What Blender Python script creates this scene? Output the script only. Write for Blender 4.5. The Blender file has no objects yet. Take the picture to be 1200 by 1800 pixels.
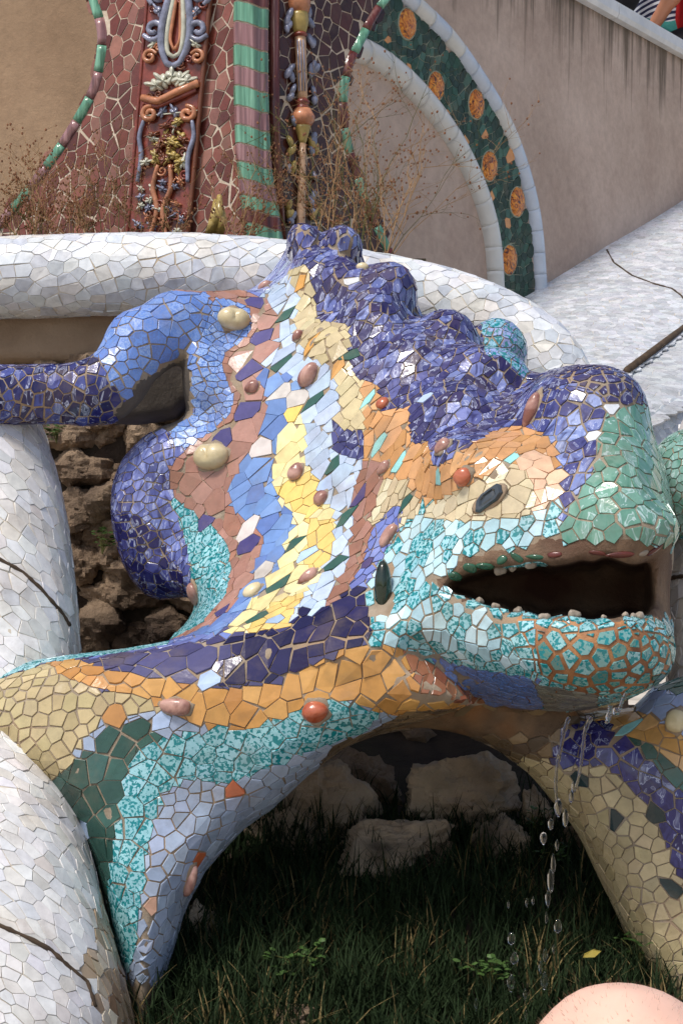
import bpy, bmesh, math, random
import numpy as np
from mathutils import Vector, Matrix
from mathutils.kdtree import KDTree
from mathutils import noise as mnoise
from mathutils.bvhtree import BVHTree

rng = random.Random(7)
nrg = np.random.default_rng(11)
scene = bpy.context.scene
COL = scene.collection
R = math.radians

# ------------------------------------------------------------------ camera, sky, sun, exposure
F = 2500.0                                   # focal length in photo pixels (1200 x 1800 photo)
CAM = Vector((0.0, 0.0, 2.1))
PITCH = R(2.3)
cam = bpy.data.cameras.new('camera')
cam.sensor_fit = 'VERTICAL'; cam.sensor_height = 36.0; cam.lens = 50.0
cam.clip_start = 0.05; cam.clip_end = 2000
co = bpy.data.objects.new('camera', cam)
co.location = CAM; co.rotation_euler = (R(90) + PITCH, 0, 0)
COL.objects.link(co); scene.camera = co
ROT = np.array(co.rotation_euler.to_matrix())
ROTM = co.rotation_euler.to_matrix()

SUN_TO = Vector((-0.34, -0.42, 0.84)).normalized()     # direction towards the sun
world = bpy.data.worlds.new('World'); scene.world = world; world.use_nodes = True
wn = world.node_tree
bg = wn.nodes['Background']
sky = wn.nodes.new('ShaderNodeTexSky'); sky.sky_type = 'NISHITA'; sky.sun_disc = False
sky.sun_elevation = math.asin(SUN_TO.z)
sky.sun_rotation = math.atan2(SUN_TO.x, SUN_TO.y)
sky.air_density = 1.0; sky.dust_density = 3.0
wn.links.new(sky.outputs[0], bg.inputs[0]); bg.inputs[1].default_value = 0.15
sl = bpy.data.lights.new('sun', 'SUN'); sl.energy = 2.6; sl.angle = R(9.0); sl.color = (1.0, 0.95, 0.88)
so = bpy.data.objects.new('sun', sl); COL.objects.link(so)
so.rotation_euler = SUN_TO.to_track_quat('Z', 'Y').to_euler(); so.location = (-3, -3, 9)
vs = scene.view_settings
vs.view_transform = 'Standard'; vs.look = 'None'; vs.gamma = 1.0; vs.use_curve_mapping = False
vs.exposure = 0.05
scene.cycles.max_bounces = 8

# ------------------------------------------------------------------ helpers
def at(px, py, D):
    """world point seen at photo pixel (px, py) at depth D metres along the view axis"""
    c = Vector(((px-600)/F*D, (900-py)/F*D, -D))
    return CAM + ROTM @ c
def cam2world(P):                             # P (n,3): x right, y up, depth
    Q = P.copy(); Q[:, 2] *= -1
    return Q @ ROT.T + np.array(CAM)
def project(P):                               # world (n,3) -> px, py, D
    Q = (np.asarray(P) - np.array(CAM)) @ ROT
    D = -Q[:, 2]
    return 600 + F*Q[:, 0]/D, 900 - F*Q[:, 1]/D, D
VIEWDIR = lambda p: (Vector(p)-CAM).normalized()

def lin(c):
    return tuple((x/255/12.92 if x/255 <= 0.04045 else ((x/255+0.055)/1.055)**2.4) for x in c)

def tag(o, label=None, cat=None, group=None, kind=None):
    if label: o['label'] = label
    if cat: o['category'] = cat
    if group: o['group'] = group
    if kind: o['kind'] = kind
    return o
def empty(name, loc=(0, 0, 0), label=None, cat=None, group=None):
    o = bpy.data.objects.new(name, None); o.empty_display_size = 0.1
    COL.objects.link(o); o.location = loc
    return tag(o, label, cat, group)
def mesh_obj(name, verts, faces, mats, parent=None, smooth=False, mi=None):
    me = bpy.data.meshes.new(name)
    me.from_pydata([tuple(v) for v in verts], [], [tuple(int(i) for i in f) for f in faces])
    if not isinstance(mats, (list, tuple)): mats = [mats]
    for m in mats: me.materials.append(m)
    if mi is not None: me.polygons.foreach_set('material_index', np.asarray(mi, dtype=np.int32))
    if smooth: me.polygons.foreach_set('use_smooth', np.ones(len(me.polygons), dtype=bool))
    me.update()
    o = bpy.data.objects.new(name, me); COL.objects.link(o)
    if parent is not None: put(o, parent)
    return o
def put(o, parent):
    """parent without moving: things keep world coordinates, empties only carry a location"""
    o.parent = parent
    o.matrix_parent_inverse = Matrix.Translation(-woff(parent))
def woff(o):
    if o.parent is None: return o.location.copy()
    return woff(o.parent) + o.matrix_parent_inverse.translation + o.location
def bm_obj(name, bm, mats, parent=None, smooth=False):
    me = bpy.data.meshes.new(name); bm.to_mesh(me); bm.free()
    if not isinstance(mats, (list, tuple)): mats = [mats]
    for m in mats: me.materials.append(m)
    if smooth: me.polygons.foreach_set('use_smooth', np.ones(len(me.polygons), dtype=bool))
    o = bpy.data.objects.new(name, me); COL.objects.link(o)
    if parent is not None: put(o, parent)
    return o

class MB:
    """collects verts and faces"""
    def __init__(s): s.v = []; s.f = []
    def add(s, v, f):
        b = len(s.v); s.v += [tuple(x) for x in v]; s.f += [tuple(b+i for i in q) for q in f]
    def tube(s, pts, rad, seg=8, cap=True, squash=1.0):
        pts = [Vector(p) for p in pts]; n = len(pts)
        if not hasattr(rad, '__len__'): rad = [rad]*n
        ref = Vector((0.13, -0.9, 0.41)).normalized(); V = []; Fc = []
        for i, p in enumerate(pts):
            t = (pts[min(i+1, n-1)]-pts[max(i-1, 0)]).normalized()
            a = ref - t*ref.dot(t); a.normalize(); b = t.cross(a)
            for k in range(seg):
                th = 2*math.pi*k/seg
                V.append(p + (a*math.cos(th)*squash + b*math.sin(th))*rad[i])
        for i in range(n-1):
            for k in range(seg):
                k2 = (k+1) % seg
                Fc.append((i*seg+k, i*seg+k2, (i+1)*seg+k2, (i+1)*seg+k))
        if cap:
            Fc.append(tuple(range(seg-1, -1, -1))); Fc.append(tuple((n-1)*seg+k for k in range(seg)))
        s.add(V, Fc)
    def box(s, a, b):
        x0, y0, z0 = a; x1, y1, z1 = b
        s.add([(x0,y0,z0),(x1,y0,z0),(x1,y1,z0),(x0,y1,z0),(x0,y0,z1),(x1,y0,z1),(x1,y1,z1),(x0,y1,z1)],
              [(0,3,2,1),(4,5,6,7),(0,1,5,4),(1,2,6,5),(2,3,7,6),(3,0,4,7)])
    def blob(s, c, ax, nu=14, nv=9, fn=None):
        """ellipsoid: centre, three axis vectors (world), fn(unit dir)->radius scale"""
        c = Vector(c); V = []; Fc = []
        for j in range(nv+1):
            ph = math.pi*j/nv
            for i in range(nu):
                th = 2*math.pi*i/nu
                d = (math.sin(ph)*math.cos(th), math.sin(ph)*math.sin(th), math.cos(ph))
                r = fn(d) if fn else 1
                V.append(c + ax[0]*d[0]*r + ax[1]*d[1]*r + ax[2]*d[2]*r)
        for j in range(nv):
            for i in range(nu):
                i2 = (i+1) % nu
                Fc.append((j*nu+i, (j+1)*nu+i, (j+1)*nu+i2, j*nu+i2))
        s.add(V, Fc)
    def obj(s, name, mats, parent=None, smooth=False):
        return mesh_obj(name, s.v, s.f, mats, parent, smooth)

# ------------------------------------------------------------------ materials
def new_mat(name):
    m = bpy.data.materials.new(name); m.use_nodes = True
    return m, m.node_tree, m.node_tree.nodes['Principled BSDF']
def N(nt, t, **kw):
    n = nt.nodes.new(t)
    for k, v in kw.items(): setattr(n, k, v)
    return n
def noise(nt, scale, detail=4, vec=None, rough=0.55, dist=0.0):
    n = N(nt, 'ShaderNodeTexNoise'); n.inputs['Scale'].default_value = scale
    n.inputs['Detail'].default_value = detail; n.inputs['Roughness'].default_value = rough
    n.inputs['Distortion'].default_value = dist
    if vec is not None: nt.links.new(vec, n.inputs['Vector'])
    return n
def ramp(nt, src, stops):
    r = N(nt, 'ShaderNodeValToRGB')
    while len(r.color_ramp.elements) < len(stops): r.color_ramp.elements.new(0.5)
    for e, (p, c) in zip(r.color_ramp.elements, stops): e.position = p; e.color = (*c, 1)
    nt.links.new(src, r.inputs[0]); return r
def mix(nt, fac, a, b, mode='MIX'):
    n = N(nt, 'ShaderNodeMix', data_type='RGBA', blend_type=mode)
    for s, v in ((0, fac), (6, a), (7, b)):
        if hasattr(v, 'is_linked') or hasattr(v, 'links'): nt.links.new(v, n.inputs[s])
        elif s == 0: n.inputs[0].default_value = v
        else: n.inputs[s].default_value = (*v, 1)
    return n.outputs[2]
def bump(nt, bs, h, strength=0.3, dist=0.01, prev=None):
    b = N(nt, 'ShaderNodeBump'); b.inputs['Strength'].default_value = strength; b.inputs['Distance'].default_value = dist
    nt.links.new(h, b.inputs['Height'])
    if prev: nt.links.new(prev, b.inputs['Normal'])
    nt.links.new(b.outputs[0], bs.inputs['Normal']); return b.outputs[0]

def rough_mat(name, c1, c2, scale, rough=0.9, bs=0.5, bd=0.01, c3=None, s2=None, detail=6):
    """mottled matt surface (mortar, plaster, rock, soil)"""
    m, nt, b = new_mat(name)
    geo = N(nt, 'ShaderNodeNewGeometry')
    n1 = noise(nt, scale, detail, geo.outputs['Position'])
    r1 = ramp(nt, n1.outputs[0], [(0.3, lin(c1)), (0.7, lin(c2))])
    out = r1.outputs[0]
    if c3:
        n2 = noise(nt, s2 or scale*0.3, 3, geo.outputs['Position'])
        r2 = ramp(nt, n2.outputs[0], [(0.48, (0, 0, 0)), (0.68, (1, 1, 1))])
        out = mix(nt, r2.outputs[0], out, lin(c3))
    nt.links.new(out, b.inputs['Base Color']); b.inputs['Roughness'].default_value = rough
    n3 = noise(nt, scale*3, 6, geo.outputs['Position'], 0.7)
    bump(nt, b, n3.outputs[0], bs, bd)
    return m
def plain_mat(name, c, rough=0.5, spec=0.5, var=0.12, scale=20, bs=0.1, coat=0.0):
    m, nt, b = new_mat(name)
    geo = N(nt, 'ShaderNodeNewGeometry')
    n1 = noise(nt, scale, 4, geo.outputs['Position'])
    c = lin(c)
    r1 = ramp(nt, n1.outputs[0], [(0.3, tuple(x*(1-var) for x in c)), (0.7, tuple(min(1, x*(1+var)) for x in c))])
    nt.links.new(r1.outputs[0], b.inputs['Base Color'])
    b.inputs['Roughness'].default_value = rough; b.inputs['Specular IOR Level'].default_value = spec
    b.inputs['Coat Weight'].default_value = coat
    n3 = noise(nt, scale*2.5, 4, geo.outputs['Position'])
    bump(nt, b, n3.outputs[0], bs, 0.004)
    return m

def glaze(name, kind='plain', rough=0.13, dark=None, light=None, scale=70):
    """glazed tile; every tile carries its own colour in the attribute Col (alpha = random number)"""
    m, nt, b = new_mat(name)
    at_ = N(nt, 'ShaderNodeAttribute', attribute_name='Col')
    geo = N(nt, 'ShaderNodeNewGeometry')
    off = N(nt, 'ShaderNodeVectorMath', operation='SCALE'); off.inputs[0].default_value = (37.1, 11.7, 23.3)
    nt.links.new(at_.outputs['Alpha'], off.inputs['Scale'])
    vec = N(nt, 'ShaderNodeVectorMath', operation='ADD')
    nt.links.new(geo.outputs['Position'], vec.inputs[0]); nt.links.new(off.outputs[0], vec.inputs[1])
    v = vec.outputs[0]
    base = at_.outputs['Color']
    n0 = noise(nt, 45, 3, v)
    r0 = ramp(nt, n0.outputs[0], [(0.3, (0.86, 0.86, 0.86)), (0.7, (1.08, 1.08, 1.08))])
    out = mix(nt, 1.0, base, r0.outputs[0], 'MULTIPLY')
    if kind == 'speckle':
        n1 = noise(nt, scale, 2.5, v, 0.55, 0.35)
        sc_ = N(nt, 'ShaderNodeMapRange'); sc_.inputs['To Min'].default_value = scale*0.75; sc_.inputs['To Max'].default_value = scale*1.7
        nt.links.new(at_.outputs['Alpha'], sc_.inputs[0]); nt.links.new(sc_.outputs[0], n1.inputs['Scale'])
        r1 = ramp(nt, n1.outputs[0], [(0.50, (0, 0, 0)), (0.535, (1, 1, 1))])
        out = mix(nt, r1.outputs[0], out, lin(dark))
    if kind == 'marble':
        mp = N(nt, 'ShaderNodeMapping'); nt.links.new(v, mp.inputs[0])
        mp.inputs['Rotation'].default_value = (0.4, 0.5, 0.3); mp.inputs['Scale'].default_value = (1.0, 1.0, 0.4)
        w = noise(nt, scale*0.32, 2.5, mp.outputs[0], 0.5, 2.4)
        r1 = ramp(nt, w.outputs[0], [(0.36, lin(dark)), (0.5, (0.5, 0.5, 0.5)), (0.58, (0, 0, 0))])
        f1 = ramp(nt, w.outputs[0], [(0.34, (0.75, 0.75, 0.75)), (0.46, (0, 0, 0))])
        f2 = ramp(nt, w.outputs[0], [(0.57, (0, 0, 0)), (0.595, (0.7, 0.7, 0.7)), (0.62, (0.05, 0.05, 0.05)), (0.76, (0.4, 0.4, 0.4))])
        out = mix(nt, f1.outputs[0], out, lin(dark))
        out = mix(nt, f2.outputs[0], out, lin(light))
    # grime: thin brownish film in patches
    n2 = noise(nt, 9, 6, geo.outputs['Position'], 0.65)
    r2 = ramp(nt, n2.outputs[0], [(0.52, (0, 0, 0)), (0.8, (0.55, 0.55, 0.55))])
    out = mix(nt, r2.outputs[0], out, lin((120, 104, 84)))
    nt.links.new(out, b.inputs['Base Color'])
    n3 = noise(nt, 60, 3, geo.outputs['Position'])
    rr = N(nt, 'ShaderNodeMapRange'); rr.inputs['To Min'].default_value = rough*0.6; rr.inputs['To Max'].default_value = rough*2.2
    nt.links.new(n3.outputs[0], rr.inputs[0]); nt.links.new(rr.outputs[0], b.inputs['Roughness'])
    n4 = noise(nt, 40, 3, v)
    bump(nt, b, n4.outputs[0], 0.35, 0.003)
    return m

M = {}
M['plain'] = glaze('glazed_tile')
M['matt'] = glaze('matt_tile', rough=0.4)
M['satin'] = glaze('satin_tile', rough=0.22)
M['speck'] = glaze('speckled_tile', 'speckle', 0.13, dark=(28, 128, 134), scale=115)
M['marble'] = glaze('marbled_blue_tile', 'marble', 0.10, dark=(30, 24, 78), light=(206, 214, 240), scale=95)
M['gmarble'] = glaze('marbled_green_tile', 'marble', 0.12, dark=(70, 128, 108), light=(206, 226, 228), scale=70)
M['gspeck'] = glaze('fine_speckled_tile', 'speckle', 0.2, dark=(98, 134, 204), scale=210)
M['mortar'] = rough_mat('mortar', (126, 112, 94), (164, 150, 132), 30, 0.92, 0.5, 0.006, c3=(158, 134, 108), s2=7)
M['rustmortar'] = rough_mat('rust_mortar', (96, 56, 34), (190, 128, 76), 26, 0.6, 0.5, 0.006, c3=(84, 44, 28), s2=9)
M['whitemortar'] = rough_mat('pale_mortar', (200, 190, 172), (220, 214, 202), 30, 0.92, 0.4, 0.004, c3=(176, 156, 128), s2=5)
# ------------------------------------------------------------------ implicit surfaces
class Field:
    """signed distance grid in camera-aligned axes (x right, y up, depth), metres"""
    def __init__(s, x0, x1, y0, y1, d0, d1, h):
        s.h = h; s.o = np.array((x0, y0, d0), dtype=np.float32)
        s.x = np.arange(x0, x1, h, dtype=np.float32)[:, None, None]
        s.y = np.arange(y0, y1, h, dtype=np.float32)[None, :, None]
        s.d = np.arange(d0, d1, h, dtype=np.float32)[None, None, :]
        s.U = 600 + F*s.x/s.d + 0*s.y
        s.V = 900 - F*s.y/s.d + 0*s.x
        s.shape = (s.x.size, s.y.size, s.d.size)
        s.f = np.full(s.shape, 1.0, dtype=np.float32)
        s.raw = np.full(s.shape, 1.0, dtype=np.float32)
        s.lab = np.zeros(s.shape, dtype=np.uint8)
    def join(s, d, lab, k=0.03):
        d = np.broadcast_to(d, s.shape).astype(np.float32)
        if k > 0:
            hh = np.clip(0.5 + 0.5*(s.f-d)/k, 0, 1)
            s.f = s.f*(1-hh) + d*hh - k*hh*(1-hh)
        else: s.f = np.minimum(s.f, d)
        m = d < s.raw
        s.lab[m] = lab; s.raw = np.minimum(s.raw, d)
    def cut(s, d, k=0.01):
        d = -np.broadcast_to(d, s.shape)
        hh = np.clip(0.5 - 0.5*(s.f-d)/k, 0, 1)
        s.f = s.f*(1-hh) + d*hh + k*hh*(1-hh)
    @staticmethod
    def c(px, py, D): return np.array(((px-600)/F*D, (900-py)/F*D, D))
    def cone(s, p0, p1):
        """(px, py, D, r_px) to (px, py, D, r_px)"""
        a = s.c(*p0[:3]); b = s.c(*p1[:3]); ra = p0[3]*p0[2]/F; rb = p1[3]*p1[2]/F
        ab = b-a; L = float(ab@ab)
        t = np.clip(((s.x-a[0])*ab[0]+(s.y-a[1])*ab[1]+(s.d-a[2])*ab[2])/L, 0, 1)
        dx = s.x-a[0]-t*ab[0]; dy = s.y-a[1]-t*ab[1]; dz = s.d-a[2]-t*ab[2]
        return np.sqrt(dx*dx+dy*dy+dz*dz) - (ra+(rb-ra)*t)
    def ball(s, px, py, D, rx, ry, rd, ang=0.0):
        """ellipsoid, radii rx, ry in pixels, rd in metres, ang rotation in the picture plane (deg)"""
        c = s.c(px, py, D); rx *= D/F; ry *= D/F
        dx = s.x-c[0]; dy = s.y-c[1]; dz = s.d-c[2]
        ca, sa = math.cos(R(ang)), math.sin(R(ang))
        ex = (dx*ca-dy*sa)/rx; ey = (dx*sa+dy*ca)/ry; ez = dz/rd
        k = np.sqrt(ex*ex+ey*ey+ez*ez)
        return (k-1)*min(rx, ry, rd)
    def relief(s, poly, ctrl, T, Rm):
        """solid with the outline poly (pixels), front face at the depths ctrl [(px,py,D)], half thickness T, edge radius Rm (m)"""
        P = np.array(poly, dtype=np.float64)
        step = 4.0
        x0, y0 = P.min(0)-240; x1, y1 = P.max(0)+240
        gu = np.arange(x0, x1, step); gv = np.arange(y0, y1, step)
        GU, GV = np.meshgrid(gu, gv, indexing='ij')
        best = np.full(GU.shape, 1e9); ins = np.zeros(GU.shape, bool)
        Q = np.roll(P, -1, 0)
        for (ax, ay), (bx, by) in zip(P, Q):
            ex, ey = bx-ax, by-ay
            t = np.clip(((GU-ax)*ex+(GV-ay)*ey)/(ex*ex+ey*ey+1e-9), 0, 1)
            best = np.minimum(best, (GU-ax-t*ex)**2+(GV-ay-t*ey)**2)
            c = ((ay > GV) != (by > GV)) & (GU < (bx-ax)*(GV-ay)/(by-ay+1e-12)+ax)
            ins ^= c
        sd = np.sqrt(best); sd[ins] *= -1
        C = np.array(ctrl, dtype=np.float64); n = len(C)
        def phi(r2): return 0.5*r2*np.log(r2+1e-9)
        sc = 300.0
        cu, cv = C[:, 0]/sc, C[:, 1]/sc
        A = np.zeros((n+3, n+3)); A[:n, :n] = phi((cu[:, None]-cu)**2+(cv[:, None]-cv)**2) + 0.02*np.eye(n)
        A[:n, n] = 1; A[:n, n+1] = cu; A[:n, n+2] = cv; A[n:, :n] = A[:n, n:].T
        w = np.linalg.solve(A, np.concatenate([C[:, 2], np.zeros(3)]))
        Z = w[n]+w[n+1]*GU/sc+w[n+2]*GV/sc
        for i in range(n): Z += w[i]*phi((GU/sc-cu[i])**2+(GV/sc-cv[i])**2)
        out = np.full(s.shape, 1.0, dtype=np.float32)
        # restrict to the box of the outline
        dmin, dmax = float(s.d.min()), float(s.d.max())
        xa = min((x0-600)/F*dmin, (x0-600)/F*dmax); xb = max((x1-600)/F*dmin, (x1-600)/F*dmax)
        ya = min((900-y1)/F*dmin, (900-y1)/F*dmax); yb = max((900-y0)/F*dmin, (900-y0)/F*dmax)
        ix = np.where((s.x.ravel() >= xa) & (s.x.ravel() <= xb))[0]; iy = np.where((s.y.ravel() >= ya) & (s.y.ravel() <= yb))[0]
        sx = slice(ix[0], ix[-1]+1); sy = slice(iy[0], iy[-1]+1)
        fu = np.clip((s.U[sx, sy]-x0)/step, 0, len(gu)-1.001); fv = np.clip((s.V[sx, sy]-y0)/step, 0, len(gv)-1.001)
        iu = fu.astype(np.int32); iv = fv.astype(np.int32); fu = fu-iu; fv = fv-iv
        def lk(G):
            G = G.astype(np.float32)
            return (G[iu, iv]*(1-fu)+G[iu+1, iv]*fu)*(1-fv)+(G[iu, iv+1]*(1-fu)+G[iu+1, iv+1]*fu)*fv
        m = lk(sd)*s.d/F
        a = np.maximum(m+Rm, 0); b = (s.d-(lk(Z)+T))*(Rm/T)
        out[sx, sy] = np.sqrt(a*a+b*b)-Rm
        return out
    def mesh(s):
        """naive surface nets -> world verts, quads, labels"""
        f = s.f
        # close the volume at the borders
        f[0] = f[-1] = 1; f[:, 0] = f[:, -1] = 1; f[:, :, 0] = f[:, :, -1] = 1
        neg = f < 0
        nx, ny, nz = f.shape
        cnt = np.zeros((nx-1, ny-1, nz-1), np.int8)
        for i in (0, 1):
            for j in (0, 1):
                for k in (0, 1): cnt += neg[i:nx-1+i, j:ny-1+j, k:nz-1+k]
        act = np.argwhere((cnt > 0) & (cnt < 8))
        idx = np.full(cnt.shape, -1, np.int64); idx[tuple(act.T)] = np.arange(len(act))
        pos = np.zeros((len(act), 3)); num = np.zeros(len(act))
        corners = [(i, j, k) for i in (0, 1) for j in (0, 1) for k in (0, 1)]
        for a in corners:
            for ax in range(3):
                if a[ax]: continue
                b = list(a); b[ax] = 1
                fa = f[act[:, 0]+a[0], act[:, 1]+a[1], act[:, 2]+a[2]]; fb = f[act[:, 0]+b[0], act[:, 1]+b[1], act[:, 2]+b[2]]
                m = (fa < 0) != (fb < 0)
                t = np.where(m, fa/(fa-fb+1e-12), 0)
                p = np.tile(np.array(a, float), (len(act), 1)); p[:, ax] = t
                pos[m] += p[m]; num += m
        P = (act+pos/num[:, None])*s.h + s.o
        lab = s.lab[act[:, 0], act[:, 1], act[:, 2]]
        quads = []
        for ax in range(3):
            sl0 = [slice(1, -1)]*3; sl0[ax] = slice(0, -1)
            sl1 = [slice(1, -1)]*3; sl1[ax] = slice(1, None)
            a = neg[tuple(sl0)]; b = neg[tuple(sl1)]
            e = np.argwhere(a != b)
            if not len(e): continue
            flip = a[tuple(e.T)]
            e = e + 1; e[:, ax] -= 1
            o1, o2 = [(1, 2), (2, 0), (0, 1)][ax]
            q = []
            for du, dv in ((0, 0), (-1, 0), (-1, -1), (0, -1)):
                g = e.copy(); g[:, o1] += du; g[:, o2] += dv
                q.append(idx[tuple(g.T)])
            q = np.stack(q, 1)
            q[~flip] = q[~flip][:, ::-1]
            quads.append(q)
        
        Q = np.concatenate(quads)[:, ::-1]
        return cam2world(P), Q, lab

def split_mesh(W, Q, fl, names, mats, parent):
    """one smooth mesh object per face label"""
    res = {}
    for l, nm in names.items():
        q = Q[fl == l]
        if not len(q): continue
        u, inv = np.unique(q, return_inverse=True)
        res[l] = mesh_obj(nm, W[u], inv.reshape(-1, 4), mats[l] if isinstance(mats, dict) else mats, parent, True)
    return res

# ------------------------------------------------------------------ mosaics
class Zone:
    def __init__(s, mat, cols, size=24, asp=1.0, ang=0.0, gap=1.2, h=2.2, jit=0.06, poly=None, tilt=0.018, mats=None):
        s.mat = mat; s.cols = [c for c in cols]; s.size = size; s.asp = asp; s.ang = ang; s.gap = gap*0.75e-3; s.h = h*1e-3
        s.jit = jit; s.poly = poly; s.tilt = tilt; s.mats = mats     # mats: [(mat, cols, weight)]
def in_poly(px, py, poly):
    P = np.array(poly, float); Q = np.roll(P, -1, 0); ins = np.zeros(px.shape, bool)
    for (ax, ay), (bx, by) in zip(P, Q):
        ins ^= ((ay > py) != (by > py)) & (px < (bx-ax)*(py-ay)/(by-ay+1e-12)+ax)
    return ins
def zone_ids(zones, px, py):
    z = np.zeros(px.shape, int)
    for i, zn in enumerate(zones):
        if zn is not None and zn.poly is None: z[:] = i
        elif zn is not None: z[in_poly(px, py, zn.poly)] = i
    if getattr(zones[0], 'fill', False):         # unassigned spots take the nearest zone
        for r_ in (4, 8, 13, 19, 27, 38):
            todo = np.where(z == 0)[0]
            if not len(todo): break
            for k in range(10):
                a = k*math.pi/5+r_; zz = np.zeros(len(todo), int); qx, qy = px[todo]+r_*math.cos(a), py[todo]+r_*math.sin(a)
                for i, zn in enumerate(zones):
                    if i: zz[in_poly(qx, qy, zn.poly)] = i
                m = (z[todo] == 0) & (zz > 0); z[todo[m]] = zz[m]
    return z
def clip_half(poly, nx, ny, c):
    out = []; n = len(poly)
    for i in range(n):
        x0, y0 = poly[i]; x1, y1 = poly[(i+1) % n]
        d0 = x0*nx+y0*ny-c; d1 = x1*nx+y1*ny-c
        if d0 <= 0: out.append((x0, y0))
        if (d0 < 0) != (d1 < 0) and d0 != d1:
            t = d0/(d0-d1); out.append((x0+(x1-x0)*t, y0+(y1-y0)*t))
    return out
def inset(poly, g):
    out = poly; n = len(poly)
    for i in range(n):
        x0, y0 = poly[i]; x1, y1 = poly[(i+1) % n]
        ex, ey = x1-x0, y1-y0; l = math.hypot(ex, ey)
        if l < 1e-7: continue
        nx, ny = ey/l, -ex/l                    # outward for CCW
        out = clip_half(out, nx, ny, x0*nx+y0*ny-g)
        if len(out) < 3: return []
    return out
def area2(p): return 0.5*sum(p[i][0]*p[(i+1) % len(p)][1]-p[(i+1) % len(p)][0]*p[i][1] for i in range(len(p)))

DESAT = 0.18
MATKEYS = ['matt', 'plain', 'satin', 'speck', 'marble', 'gmarble', 'gspeck']
CR = ROTM.col[0]; CU = ROTM.col[1]

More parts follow.
